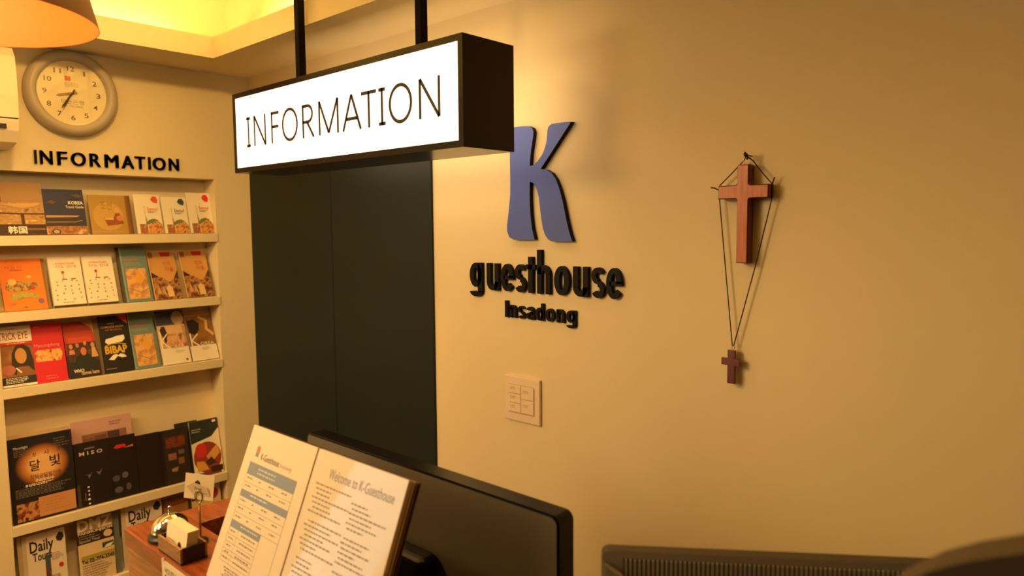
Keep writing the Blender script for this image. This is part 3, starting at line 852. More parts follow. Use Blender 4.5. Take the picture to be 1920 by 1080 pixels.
# blue K
KO = [(-1.3693, 1.9017), (-1.365, 1.9238), (-1.3568, 1.933), (-1.3209, 1.9325), (-1.3013, 1.9303), (-1.2897, 1.9246), (-1.2844, 1.9145), (-1.286, 1.9003), (-1.2916, 1.8748), (-1.2957, 1.8519), (-1.2973, 1.8346), (-1.2982, 1.8242), (-1.2865, 1.8252), (-1.2711, 1.8346), (-1.2558, 1.8491), (-1.2459, 1.8654), (-1.2398, 1.882), (-1.2368, 1.8987), (-1.2359, 1.9128), (-1.2322, 1.9226), (-1.2218, 1.9283), (-1.2035, 1.9287), (-1.1783, 1.9283), (-1.1571, 1.9273), (-1.2598, 1.8138), (-1.2409, 1.811), (-1.2223, 1.8014), (-1.2076, 1.7836), (-1.1967, 1.7605), (-1.1859, 1.7291), (-1.1787, 1.7007), (-1.1716, 1.6724), (-1.163, 1.6442), (-1.1538, 1.6217), (-1.1861, 1.6209), (-1.223, 1.6212), (-1.2342, 1.6257), (-1.2455, 1.6384), (-1.253, 1.6559), (-1.2589, 1.685), (-1.2634, 1.7141), (-1.2663, 1.7373), (-1.2738, 1.7608), (-1.2845, 1.7775), (-1.2985, 1.7817), (-1.2995, 1.7502), (-1.2989, 1.7208), (-1.2968, 1.6914), (-1.2916, 1.656), (-1.2824, 1.6254), (-1.3235, 1.6246), (-1.3599, 1.6249), (-1.3763, 1.6321), (-1.3836, 1.6473), (-1.3843, 1.6655), (-1.3799, 1.6867), (-1.3745, 1.7228), (-1.3709, 1.7528), (-1.3705, 1.7887), (-1.371, 1.8246), (-1.3714, 1.8633)]
kc = (-1.27, 1.62)
kb = MB().prism([(x - kc[0], z - kc[1]) for x, z in KO], -0.014, 0.0, BLUELET, BLKLET)
tag(kb.build('logo_letter', None, (kc[0], Y1 - 0.0005, kc[1])), 'large blue letter K with black sides on the cream wall', 'lettering')

GX = [('g', -1.5404, -1.4894), ('u', -1.4698, -1.4220), ('e', -1.4133, -1.3654), ('s', -1.3588, -1.3202), ('t', -1.3205, -1.2826), ('h', -1.2771, -1.2321), ('o', -1.2176, -1.1670), ('u', -1.1540, -1.1060), ('s', -1.0945, -1.0557), ('e', -1.0490, -1.0032)]
gz = {'g': (1.4568, 1.558), 'u': (1.480, 1.556), 'e': (1.478, 1.557), 's': (1.478, 1.557), 't': (1.481, 1.577), 'h': (1.481, 1.5973), 'o': (1.478, 1.557)}
gw = thing('wall_lettering', 'black raised word guesthouse on the wall under the blue K', 'lettering', (-1.27, Y1 - 0.0005, 1.45))
for c, a, b in GX:
    mb = MB()
    glyph(mb, c, a + 1.27, b + 1.27, 1.4785 - 1.45, 1.5565 - 1.45, 0, 0.011, BLKLET, 0.335, 0.18, {'h': 1.53, 't': 1.28}.get(c, 1.0), 0.28)
    mb.build('letter', gw)
IX = [('I', -1.4008, -1.3898), ('n', -1.3822, -1.3573), ('s', -1.3515, -1.3246), ('a', -1.3206, -1.2900), ('d', -1.2872, -1.2570), ('o', -1.2503, -1.2195), ('n', -1.2120, -1.1861), ('g', -1.1790, -1.1483)]
iw = thing('wall_lettering', 'small black raised word Insadong on the wall under guesthouse', 'lettering', (-1.27, Y1 - 0.0005, 1.39))
for c, a, b in IX:
    mb = MB()
    glyph(mb, c, a + 1.27, b + 1.27, 1.4045 - 1.39, 1.4400 - 1.39, 0, 0.008, BLKLET, 0.31, 0.20, {'I': 1.33, 'd': 1.33}.get(c, 1.0), 0.32)
    mb.build('letter', iw)
FX = [('I', 0.7253, 0.7322), ('N', 0.7415, 0.7791), ('F', 0.7932, 0.8237), ('O', 0.8353, 0.8816), ('R', 0.8942, 0.9301), ('M', 0.943, 0.989), ('A', 1.0000, 1.0420), ('T', 1.0461, 1.0823), ('I', 1.0935, 1.101), ('O', 1.1094, 1.1560), ('N', 1.1686, 1.2054)]
wall_letters('wall_lettering', 'black raised word INFORMATION on the wall above the brochure shelf',
             [(c, a - 0.97, b - 0.97, 0.0, 0.0455, 0.035 if c != 'I' else 0.0) for c, a, b in FX], 0, 0.009, BLKLET, PI / 2, (X0 + 0.0005, 0.97, 1.886))

# ------------------------------------------------------------------ hanging light box
SX0, SX1, SZ0, SZ1, SY0, SY1 = -2.252, -1.1835, 1.8395, 2.0890, 1.130, 1.298
sign = thing('hanging_sign', 'black hanging light box sign reading INFORMATION in front of the dark door', 'sign', (-1.70, 1.214, SZ0))
hb = MB()
R = 0.0155
hb.box(SX0, SX1, SY0 + 0.006, SY1 - 0.006, SZ0, SZ1, BLACKP)
for ya, yb in ((SY0, SY0 + 0.006), (SY1 - 0.006, SY1)):
    hb.box(SX0, SX1, ya, yb, SZ0, SZ0 + R, BLACKP)
    hb.box(SX0, SX1, ya, yb, SZ1 - R, SZ1, BLACKP)
    hb.box(SX0, SX0 + R, ya, yb, SZ0 + R, SZ1 - R, BLACKP)
    hb.box(SX1 - R, SX1, ya, yb, SZ0 + R, SZ1 - R, BLACKP)
rel(hb.build('housing'), sign)
LIGHTP = mat('sign_panel_light', (250, 246, 236), 0.4, emit=((255, 244, 226), 1.25))
rel(MB().box(SX0 + R, SX1 - R, SY0 + 0.002, SY0 + 0.0058, SZ0 + R, SZ1 - R, LIGHTP).build('light_panel'), sign)
INKS = mat('sign_ink', (46, 24, 18), 0.5)


def sign_strokes(ch, x0, x1, z0, z1):
    w, xm, zm = x1 - x0, (x0 + x1) / 2, (z0 + z1) / 2
    h = z1 - z0
    s = 0.0086
    L = []
    if ch == 'I':
        L = [[(xm, z0), (xm, z1)], [(x0, z0 + s / 2), (x1, z0 + s / 2)], [(x0, z1 - s / 2), (x1, z1 - s / 2)]]
    elif ch == 'N':
        L = [[(x0 + s / 2, z0), (x0 + s / 2, z1)], [(x0 + s / 2, z1), (x1 - s / 2, z0)], [(x1 - s / 2, z0), (x1 - s / 2, z1)]]
    elif ch == 'F':
        L = [[(x0 + s / 2, z0), (x0 + s / 2, z1)], [(x0, z1 - s / 2), (x1, z1 - s / 2)], [(x0, zm + 0.002), (x1 - 0.003, zm + 0.002)]]
    elif ch == 'O':
        n = 48
        return [([(xm + (w - s) / 2 * math.cos(2 * PI * i / n), zm + (h - s) / 2 * math.sin(2 * PI * i / n)) for i in range(n)], True)]
    elif ch == 'R':
        r = h * 0.24
        xr = x1 - 0.010
        arc = [(xr - r + r * math.cos(a), z1 - s / 2 - r + r * math.sin(a)) for a in [PI / 2 - PI * i / 16 for i in range(17)]]
        L = [[(x0 + s / 2, z0), (x0 + s / 2, z1)], [(x0, z1 - s / 2)] + arc + [(x0, z1 - s / 2 - 2 * r)], [(xm - 0.006, z1 - s / 2 - 2 * r), (x1 - s / 2, z0)]]
    elif ch == 'M':
        L = [[(x0 + s / 2, z0), (x0 + s / 2, z1)], [(x0 + s / 2, z1), (xm, z0 + 0.004)], [(xm, z0 + 0.004), (x1 - s / 2, z1)], [(x1 - s / 2, z1), (x1 - s / 2, z0)]]
    elif ch == 'A':
        L = [[(x0, z0), (xm, z1)], [(xm, z1), (x1, z0)], [(x0 + w * 0.17, z0 + h * 0.33), (x1 - w * 0.17, z0 + h * 0.33)]]
    elif ch == 'T':
        L = [[(xm, z0), (xm, z1)], [(x0, z1 - s / 2), (x1, z1 - s / 2)]]
    return [(p, False) for p in L]


lb = MB()
for ch, a, b in [('I', -2.1692, -2.1447), ('N', -2.1231, -2.0496), ('F', -2.0183, -1.9729), ('O', -1.9562, -1.8692), ('R', -1.8458, -1.7838), ('M', -1.7623, -1.6659), ('A', -1.646, -1.5677), ('T', -1.5637, -1.5001), ('I', -1.4909, -1.4637), ('O', -1.45, -1.3601), ('N', -1.3357, -1.2599)]:
    z0, z1 = (1.9135, 2.0100) if ch == 'O' else (1.9155, 2.0080)
    for pts, cl in sign_strokes(ch, a, b, z0, z1):
        lb.stroke(pts, 0.0086, SY0 + 0.0013, INKS, closed=cl)
rel(lb.build('sign_writing'), sign)
rel(MB().box(SX0 + R, SX1 - R, SY1 - 0.0058, SY1 - 0.002, SZ0 + R, SZ1 - R, mat('rear_panel_light', (250, 246, 236), 0.4, emit=((255, 218, 164), 3.3))).build('light_panel'), sign)
for px in (-1.976, -1.417):
    rel(MB().box(px - 0.0112, px + 0.0112, 1.2015, 1.2239, SZ1 - 0.001, H - 0.006, POSTM, 0.001).build('hanger_post'), sign)
    rel(MB().box(px - 0.03, px + 0.03, 1.185, 1.239, H - 0.006, H, POSTM).build('ceiling_plate'), sign)

# ------------------------------------------------------------------ pendant lamp
PX, PY, PZ = -1.597, 0.300, 2.035
pend = thing('pendant_lamp', 'orange glowing pendant lamp with brown cone shade at the upper left', 'lamp', (PX, PY, PZ))
SHO = mat('shade_outside', (118, 76, 34), 0.7)
SHI = mat('shade_lining', (204, 66, 10), 0.5, spec=0.2)
mb = MB()
mb.lathe([(0.2200, 0.0), (0.2195, 0.002), (0.1620, 0.245), (0.1610, 0.2455)], SHO, n=96)
mb.lathe([(0.2200, 0.0), (0.2186, 0.0002)], mat('shade_rim', (60, 22, 10), 0.6), n=96)
mb.build('lamp_shade', pend)
mb = MB()
mb.lathe([(0.0, 0.2400), (0.035, 0.2400), (0.1590, 0.2400), (0.1600, 0.2390), (0.2186, 0.0002)], SHI, n=96)
mb.build('shade_lining', pend)
mb = MB().lathe([(0.0, 0.246), (0.16, 0.246)], SHO, n=64)
mb.build('shade_top', pend)
BULB = mat('bulb_glow', (255, 214, 150), 0.4, emit=((255, 190, 110), 6.0))
mb = MB().lathe([(0.0, 0.062), (0.012, 0.064), (0.024, 0.074), (0.030, 0.089), (0.029, 0.106), (0.020, 0.132), (0.014, 0.142)], BULB, n=32)
mb.build('bulb', pend)
mb = MB().lathe([(0.0, 0.139), (0.018, 0.139), (0.019, 0.20), (0.022, 0.246)], BLKPL, n=24)
mb.build('socket', pend)
mb = MB().tube([(0, 0, 0.246), (0, 0, H - PZ - 0.025)], 0.003, BLKPL)
mb.build('cable', pend)
mb = MB().lathe([(0.05, H - PZ), (0.05, H - PZ - 0.02), (0.0, H - PZ - 0.026)], BLKPL, n=32)
mb.build('ceiling_rose', pend)
lamp('pendant_bulb_lamp', 'POINT', (PX, PY, PZ + 0.002), 18, (1.0, 0.69, 0.26), shadow_soft_size=0.11)

# ------------------------------------------------------------------ wall clock
clock = thing('wall_clock', 'round grey wall clock with a wide rim on the wall above INFORMATION', 'clock', (X0, 0.846, 2.132), (0, 0, PI / 2))
FL = Matrix.Rotation(PI / 2, 4, 'X')          # lathe axis z -> -y (towards the room)
RIM = mat('clock_rim_grey', (186, 172, 150), 0.4, spec=0.4)
mb = MB()
mb.lathe([(0.0, 0.0005), (0.138, 0.0005), (0.1455, 0.008), (0.1465, 0.020), (0.142, 0.034), (0.132, 0.043), (0.121, 0.045), (0.1125, 0.041), (0.1095, 0.033), (0.1090, 0.018)], RIM, n=96, mtx=FL)
mb.build('rim', clock)
mb = MB()
FACE = mat('clock_face_paper', (240, 222, 176), 0.6)
mb.lathe([(0.0, 0.020), (0.1092, 0.020)], FACE, n=96, mtx=FL)
NUM = ink((96, 74, 50))
for n in range(1, 13):
    a = PI / 2 - n * PI / 6
    cx, cz = 0.083 * math.cos(a), 0.083 * math.sin(a)
    s = 0.0075
    ww = s * (0.9 if n < 10 else 1.5) * (0.5 if n == 1 else 1)
    write(mb, str(n), cx - ww, cx + ww, cz - s * 1.1, cz + s * 1.1, -0.0203, NUM, 0.01)
mb.poly([(-0.020, 0.042), (-0.002, 0.042), (-0.002, 0.058), (-0.020, 0.058)], -0.0203, ink((226, 110, 70)))
write(mb, '상공회의소', -0.022, 0.022, 0.020, 0.037, -0.0203, ink((176, 148, 100)), 0.0)
write(mb, '모든은행', -0.036, 0.036, -0.037, -0.022, -0.0203, ink((160, 132, 90)), 0.0)
write(mb, 'TEL 735-0000', -0.032, 0.032, -0.047, -0.041, -0.0203, ink((160, 132, 90)), 0.0)
mb.build('dial', clock)


def hand(name, ang, length, width, y, m):
    d = Vector((math.sin(ang), math.cos(ang)))
    p = Vector((d.y, -d.x))
    pts = [d * -0.016 + p * width * 0.5, d * length * 0.8 + p * width * 0.5, d * length, d * length * 0.8 - p * width * 0.5, d * -0.016 - p * width * 0.5]
    mb = MB().prism([(q.x, q.y) for q in pts][::-1], y - 0.001, y, m, m)
    return mb.build(name, clock)


hand('minute_hand', rad(213), 0.066, 0.006, -0.0225, ink((66, 44, 26)))
hand('hour_hand', rad(256), 0.052, 0.009, -0.0212, ink((160, 120, 60)))
hand('second_hand', rad(208), 0.070, 0.002, -0.024, ink((66, 44, 26)))
hub = MB().lathe([(0.0, 0.0262), (0.004, 0.0262), (0.0045, 0.0206)], ink((66, 44, 26)), n=20, mtx=FL)
hub.build('hub', clock)
GLS = bpy.data.materials.new('clock_glass')
GLS.use_nodes = True
nt = GLS.node_tree
nt.nodes.clear()
out = nt.nodes.new('ShaderNodeOutputMaterial')
mx = nt.nodes.new('ShaderNodeMixShader')
tr = nt.nodes.new('ShaderNodeBsdfTransparent')
gl = nt.nodes.new('ShaderNodeBsdfGlossy')
gl.inputs['Roughness'].default_value = 0.01
fr = nt.nodes.new('ShaderNodeFresnel')
fr.inputs['IOR'].default_value = 1.5
nt.links.new(fr.outputs[0], mx.inputs[0])
nt.links.new(tr.outputs[0], mx.inputs[1])
nt.links.new(gl.outputs[0], mx.inputs[2])
nt.links.new(mx.outputs[0], out.inputs['Surface'])
mb = MB().lathe([(0.0, 0.0335), (0.06, 0.0332), (0.1093, 0.0310)], GLS, n=64, mtx=FL)
mb.build('glass_cover', clock)

# ------------------------------------------------------------------ air conditioner at the left edge
ac = thing('air_conditioner', 'white wall mounted air conditioner cut off by the left edge', 'air conditioner', (X0, 0.20, 1.925))
prof = [(0.0, 0.0), (0.10, 0.0), (0.155, 0.012), (0.180, 0.045), (0.190, 0.072), (0.192, 0.080)]
prof2 = [(0.192, 0.084), (0.198, 0.15), (0.196, 0.215), (0.190, 0.27), (0.165, 0.300), (0.0, 0.300)]


def extr(profile, y0, y1, m, cap=True):
    mb = MB()
    n = len(profile)
    vv = [(x, y0, z) for x, z in profile] + [(x, y1, z) for x, z in profile]
    mb.add(vv, [[i, i + 1, n + i + 1, n + i] for i in range(n - 1)], m)
    mb.add(vv[:n], [list(range(n))], m)
    mb.add(vv[n:], [list(range(n))[::-1]], m)
    return mb


extr(prof, -0.40, 0.443, WHITEPL).build('lower_casing', ac)
extr([(0.0, 0.080), (0.186, 0.080), (0.186, 0.084), (0.0, 0.084)], -0.40, 0.4425, ink((120, 60, 36))).build('seam_strip', ac)
extr([(0.0, 0.084)] + prof2, -0.40, 0.443, WHITEPL).build('front_casing', ac)
MB().box(0.1795, 0.1895, 0.352, 0.410, 0.050, 0.064, BLKPL).build('display_window', ac)

# ------------------------------------------------------------------ light switch
sw = thing('light_switch', 'square cream light switch plate with five rockers on the wall under Insadong', 'switch', (-1.338, Y1, 1.1735))
MB().box(-0.066, 0.066, -0.009, 0.0, -0.064, 0.064, PLATE, 0.002).build('cover_plate', sw)
LINE = ink((190, 150, 100))
for i, (a, b, c, e) in enumerate(((-0.048, -0.002, 0.014, 0.039), (-0.048, -0.002, -0.0125, 0.0125), (-0.048, -0.002, -0.039, -0.014), (0.000, 0.046, 0.0015, 0.039), (0.000, 0.046, -0.039, -0.0005))):
    mb = MB().box(a, b, -0.0115, -0.0085, c, e, PLATE, 0.0008)
    xm, zm = (a + b) / 2 - 0.006, (c + e) / 2 + 0.003
    rr = random.Random(i)
    for k in range(4):
        mb.stroke([(xm - 0.009 + k * 0.005, zm - 0.004), (xm - 0.009 + k * 0.005 + rr.uniform(-.001, .001), zm + 0.004), (xm - 0.006 + k * 0.005, zm + 0.004)], 0.0014, -0.0117, LINE)
    mb.stroke([(a + 0.003, c + 0.002), (b - 0.003, c + 0.002)], 0.0012, -0.0117, LINE)
    mb.build('rocker', sw)
mb = MB()
mb.stroke([(-0.049, 0.0405), (0.0475, 0.0405), (0.0475, -0.0405), (-0.049, -0.0405)], 0.0012, -0.0092, LINE, closed=True)
mb.build('rocker_frame', sw)

# ------------------------------------------------------------------ crosses on the wall
cr = thing('wall_cross', 'large wooden cross hanging high on the cream wall', 'cross', (-0.685, Y1, 1.579))


def cross_outline(xl, xr, wv, z0, z1, za, zb, f=0.0):
    """upright half width wv; arms xl..xr between za..zb; f rounds the inner corners"""
    def arc(cx, cz, a0):
        return [(cx + f * math.cos(a0 + s * PI / 8), cz + f * math.sin(a0 + s * PI / 8)) for s in range(5)]
    p = [(-wv, z0), (wv, z0)]
    if f:
        p += [(wv + f - f * math.cos(s * PI / 8), za - f + f * math.sin(s * PI / 8)) for s in range(5)]
    else:
        p += [(wv, za)]
    p += [(xr, za), (xr, zb)]
    if f:
        p += [(wv + f - f * math.sin(s * PI / 8), zb + f - f * math.cos(s * PI / 8)) for s in range(5)]
    else:
        p += [(wv, zb)]
    p += [(wv, z1), (-wv, z1)]
    if f:
        p += [(-wv - f + f * math.cos(s * PI / 8), zb + f - f * math.sin(s * PI / 8)) for s in range(5)]
    else:
        p += [(-wv, zb)]
    p += [(xl, zb), (xl, za)]
    if f:
        p += [(-wv - f + f * math.sin(s * PI / 8), za - f + f * math.cos(s * PI / 8)) for s in range(5)]
    else:
        p += [(-wv, za)]
    return p


mb = MB()
co = cross_outline(-0.0570, 0.0565, 0.0130, 0.0, 0.2095, 0.1375, 0.1665, 0.006)
ci = cross_outline(-0.0548, 0.0543, 0.0108, 0.0022, 0.2073, 0.1397, 0.1643, 0.0060)
mb.prism(ci, -0.0290, -0.0275, CROSSW, CROSSD)
mb.prism(co, -0.0262, -0.0035, CROSSD, CROSSD)
n = len(co)
vv = [(x, -0.0290, z) for x, z in ci] + [(x, -0.0262, z) for x, z in co] + [(x, -0.0035, z) for x, z in co]
mb.add(vv, [[i, n + i, n + (i + 1) % n, (i + 1) % n] for i in range(n)], CROSSD)
mb.build('cross_body', cr)
mb = MB().tube([(0.004 + 0.009 * math.cos(a), -0.016, 0.2175 + 0.009 * math.sin(a)) for a in [2 * PI * i / 20 for i in range(20)]], 0.0011, STEEL, 6)
mb.build('hanging_ring', cr)
nail = MB().tube([(0, 0.004, 0), (0, -0.030, 0.002)], 0.0014, BLKPL, 8)
nail.lathe([(0.0, 0.0), (0.0036, 0.0), (0.0036, 0.0012), (0.0, 0.0016)], BLKPL, (0, 0, 0.030), n=12, mtx=FL)
tag(nail.build('nail', None, (-0.6795, Y1, 1.8070)), 'small dark nail in the wall at the top of the cross', 'nail')

neck = thing('cross_necklace', 'small dark wooden cross hanging on a long brown cord below the large cross', 'cross', (-0.708, Y1 - 0.009, 1.312))


def N(px, pz, y=-0.004):
    return (px + 0.708, y, pz - 1.312)


mb = MB()
mb.tube([N(-0.6800, 1.8050, -0.017), N(-0.6906, 1.7980), N(-0.7200, 1.7700), N(-0.7449, 1.7475), N(-0.7462, 1.7325, -0.006), N(-0.7456, 1.7181), N(-0.7291, 1.5694), N(-0.7095, 1.3954)], 0.0013, CORD, 8)
mb.tube([N(-0.6785, 1.8050, -0.017), N(-0.6700, 1.7960), N(-0.6480, 1.7680), N(-0.6285, 1.7465), N(-0.6270, 1.7300, -0.006), N(-0.6278, 1.7144), N(-0.6609, 1.5715), N(-0.7063, 1.3954)], 0.0013, CORD, 8)
mb.tube([N(-0.7664, 1.7434), N(-0.7580, 1.7425), N(-0.7490, 1.7380)], 0.0015, CORD, 8)
mb.tube([N(-0.6228, 1.7595), N(-0.6262, 1.7500), N(-0.6278, 1.7440)], 0.0015, CORD, 8)
mb.tube([N(-0.6820, 1.8100, -0.022), N(-0.6795, 1.8130, -0.024), N(-0.6770, 1.8100, -0.022), N(-0.6765, 1.8030, -0.017), N(-0.6790, 1.7990, -0.015)], 0.0020, CORD, 8)
mb.build('cord', neck)
mb = MB().tube([(0.0002 + 0.0030 * math.cos(a), -0.003, 0.0795 + 0.0042 * math.sin(a)) for a in [2 * PI * i / 16 for i in range(17)]], 0.0009, STEEL, 6)
mb.build('ring', neck)
mb = MB()
po = cross_outline(-0.0235, 0.0195, 0.0082, 0.0, 0.0745, 0.0400, 0.0555)
mb.prism(po, -0.011, -0.003, CROSSD, CROSSD)
pc = mb.build('pendant_cross', neck)
pc.rotation_euler = (0, 0, rad(-6))

# ------------------------------------------------------------------ reception counter
ZL = 1.06                                    # ledge height
cnt = thing('reception_counter', 'brown wooden reception counter with a narrow raised ledge', 'counter', (-0.6, 0.9, 0))
LX0, LX1 = -1.537, 0.60
mb = MB()
mb.box(LX0, LX1, 0.506, 0.618, ZL - 0.034, ZL, COUNTER, 0.002)
rel(mb.build('ledge_top'), cnt)
mb = MB().box(LX0, LX0 + 0.092, 0.6185, 0.95, ZL - 0.034, ZL, COUNTER, 0.002)
rel(mb.build('return_ledge'), cnt)
rel(MB().box(LX0 + 0.004, LX1, 0.510, 0.535, 0.0, ZL - 0.0345, COUNTERF).build('front_panel'), cnt)
rel(MB().box(LX0 + 0.004, LX0 + 0.034, 0.5355, 0.95, 0.0, ZL - 0.0345, COUNTERF).build('end_panel'), cnt)
rel(MB().box(LX0 + 0.0345, LX1, 0.5355, 1.25, 0.715, 0.745, mat('desk_top_dark', (52, 30, 20), 0.4)).build('desk_top'), cnt)

# paper notice on the front of the ledge
mb = card('paper_notice', 0.110, 0.090, 0.0006, ink((238, 220, 190)), [('t', 'HOUSE RULE', 0.12, 0.80, 0.74, 0.87, GREY, 0.0), ('t', 'Free', 0.12, 0.36, 0.58, 0.71, K_, 0.02), ('t', 'breakfast', 0.42, 0.92, 0.57, 0.71, GREY, 0.0), ('g', 0.1, 0.9, 0.1, 0.48, 6, GREY, 3), ('p', [(0, 1), (0.12, 1.07), (0.14, 0.985), (0.3, 1.0)], ink((238, 220, 190)))])
tag(mb.build('paper_notice', None, (-1.292, 0.5048, 0.967)), 'white paper notice taped to the front edge of the counter ledge', 'notice')

# call bell
bell = thing('call_bell', 'shiny metal call bell on a black base at the counter corner', 'bell', (-1.421, 0.552, ZL))
MB().lathe([(0.0, 0.0), (0.040, 0.0), (0.0415, 0.003), (0.040, 0.009), (0.033, 0.014), (0.0, 0.015)], BLKPL, n=48).build('base', bell)
dome = [(0.0345, 0.0145), (0.0352, 0.017)]
for i in range(13):
    a = i / 12 * PI / 2
    dome.append((0.0345 * math.cos(a), 0.018 + 0.030 * math.sin(a)))
dome[-1] = (0.0, 0.048)
MB().lathe(dome, CHROME, n=64).build('dome', bell)
MB().lathe([(0.0, 0.0630), (0.0024, 0.0625), (0.0034, 0.0605), (0.0024, 0.0580), (0.0020, 0.0560), (0.0034, 0.0545), (0.0034, 0.0530), (0.0018, 0.0515), (0.0030, 0.0490), (0.0050, 0.0470)], CHROME, n=24).build('plunger', bell)

# card box with business cards
BXW = wood('box_wood', (138, 96, 58), (168, 128, 84), 0.5, 0.0, 40, (1, 9, 9))
BXD = mat('box_wood_dark', (44, 24, 18), 0.5)
bx, by = -1.330, 0.5365
box = thing('card_box', 'small open wooden box holding business cards on the counter ledge', 'box', (bx, by, ZL))
mb = MB()
hw, hd, hh = 0.0490, 0.0245, 0.0300
mb.box(-hw, hw, -hd, hd, 0.0, 0.004, BXD)
mb.box(-hw, hw, -hd, -hd + 0.004, 0.004, hh, BXW)
mb.box(-hw, hw, hd - 0.004, hd, 0.004, hh, BXW)
mb.box(-hw, -hw + 0.004, -hd + 0.004, hd - 0.004, 0.004, hh, BXD)
mb.box(hw - 0.004, hw, -hd + 0.004, hd - 0.004, 0.004, hh, BXD)
mb.build('box_body', box)
LOGO = ink((44, 40, 84))


def house(mb, x, z, s, y):
    mb.poly([(x - s, z - s * 0.8), (x + s, z - s * 0.8), (x + s, z), (x, z + s * 0.9), (x - s, z)], y, LOGO)
    mb.poly([(x - s * 1.1, z - s * 0.4), (x - s * 0.4, z + s * 0.1), (x - s * 0.8, z + s * 0.5)], y, LOGO)


for k in range(12):
    mb = MB().box(-0.043, 0.043, 0.0, 0.0015, 0.0, 0.050, ink((240, 224, 196)))
    if k == 0:
        house(mb, 0.016, 0.021, 0.0065, -0.0003)
        for s in range(3):
            greek(mb, -0.034, -0.004, 0.020 - 0.006 * s, 0.0012, -0.0003, GREY, random.Random(s))
    o = mb.build('business_card', None, (bx - 0.001, by - 0.0185 + 0.00175 * k + 0.004, ZL + 0.0046), (rad(-9), 0, 0))
    tag(o, 'front white business card with dark blue house mark in the wooden box' if k == 0 else 'white business card packed behind the front card in the wooden box', 'business card', 'business cards in the wooden box')

# wire memo clip
cx, cy = -1.353, 0.581
clip = thing('memo_clip', 'wire memo clip stand with a ring top behind the card box', 'clip stand', (cx, cy, ZL))
MB().lathe([(0.0, 0.0), (0.013, 0.0), (0.014, 0.004), (0.010, 0.008), (0.0, 0.009)], BLKPL, n=32).build('base', clip)
MB().tube([(-0.0013, 0, 0.008), (-0.0016, 0, 0.079)], 0.0013, STEEL, 8).tube([(0.0016, 0, 0.008), (0.0012, 0, 0.079)], 0.0013, STEEL, 8).build('rod', clip)
cdir = Vector((math.cos(rad(38)), math.sin(rad(38))))


def ring_pts(y):
    out = []
    for i in range(25):
        a = -PI / 2 + 2 * PI * i / 24
        u, v = 0.0072 * math.cos(a), 0.0915 + 0.0130 * math.sin(a) * (1.0 if math.sin(a) < 0 else 0.85)
        out.append((u * cdir.x - y * cdir.y, u * cdir.y + y * cdir.x, v))
    return out


MB().tube(ring_pts(-0.0021), 0.0010, STEEL, 8).build('clip_ring', clip)
MB().tube(ring_pts(0.0031), 0.0010, STEEL, 8).build('clip_ring', clip)
# the two cards it holds
mb = MB().box(-0.0300, 0.0300, 0.0, 0.0007, -0.024, 0.024, ink((240, 222, 190)))
house(mb, -0.004, 0.008, 0.0055, -0.0003)
greek(mb, -0.012, 0.012, -0.004, 0.0012, -0.0003, GREY, random.Random(3))
o = mb.build('memo_card', None, (cx + 0.0 * cdir.x, cy + 0.0012, ZL + 0.1090), (rad(-6), rad(4), rad(34)))
tag(o, 'upright white memo card with house mark, rear one in the wire clip', 'card')
mb = MB()
pts = [(-0.026, 0.006), (-0.012, 0.016), (0.002, 0.014), (0.016, 0.010), (0.024, -0.004), (0.022, -0.010), (0.006, -0.010), (-0.004, -0.016), (-0.012, -0.008)]
mb.prism(pts, -0.0006, 0.0, ink((236, 216, 182)), ink((200, 170, 130)))
write(mb, 'Free', -0.008, 0.006, 0.002, 0.009, -0.0009, GREY, 0.0)
greek(mb, -0.002, 0.018, -0.003, 0.0012, -0.0009, GREY, random.Random(5))
o = mb.build('memo_card', None, (cx - 0.0004 + 0.001, cy - 0.0006, ZL + 0.1010), (rad(4), rad(8), rad(34)))
tag(o, 'small bent white memo card in front of the upright one in the wire clip', 'card')

# ------------------------------------------------------------------ guest information folder
LEAN = rad(22)
fol = thing('information_folder', 'open white guest information folder leaning back on the counter ledge', 'folder', (-0.998, 0.524, ZL + 0.0006), (-LEAN, 0, 0))
fol.location.z += 0.0016
FPW, FH = 0.2150, 0.2655
FOLP = bump(mat('sleeve_page', (222, 208, 190), 0.5, coat=0.9, coat_rough=0.04), 7, 0.12, 0.004, coat=True)
EDGE = mat('sleeve_edge', (206, 180, 150), 0.35)
BLUE = ink((128, 140, 160))
LINEI = ink((150, 136, 120))
TXT = ink((150, 136, 124))


def page(w, marks, rot, side):
    mb = MB()
    x0, x1 = (-w, -0.0015) if side < 0 else (0.0015, w)
    mb.box(x0, x1, 0.0, 0.004, 0, FH, EDGE)
    mb.poly([(x0, 0), (x1, 0), (x1, FH), (x0, FH)], -0.0002, FOLP)
    marks(mb, x0, x1)
    return mb


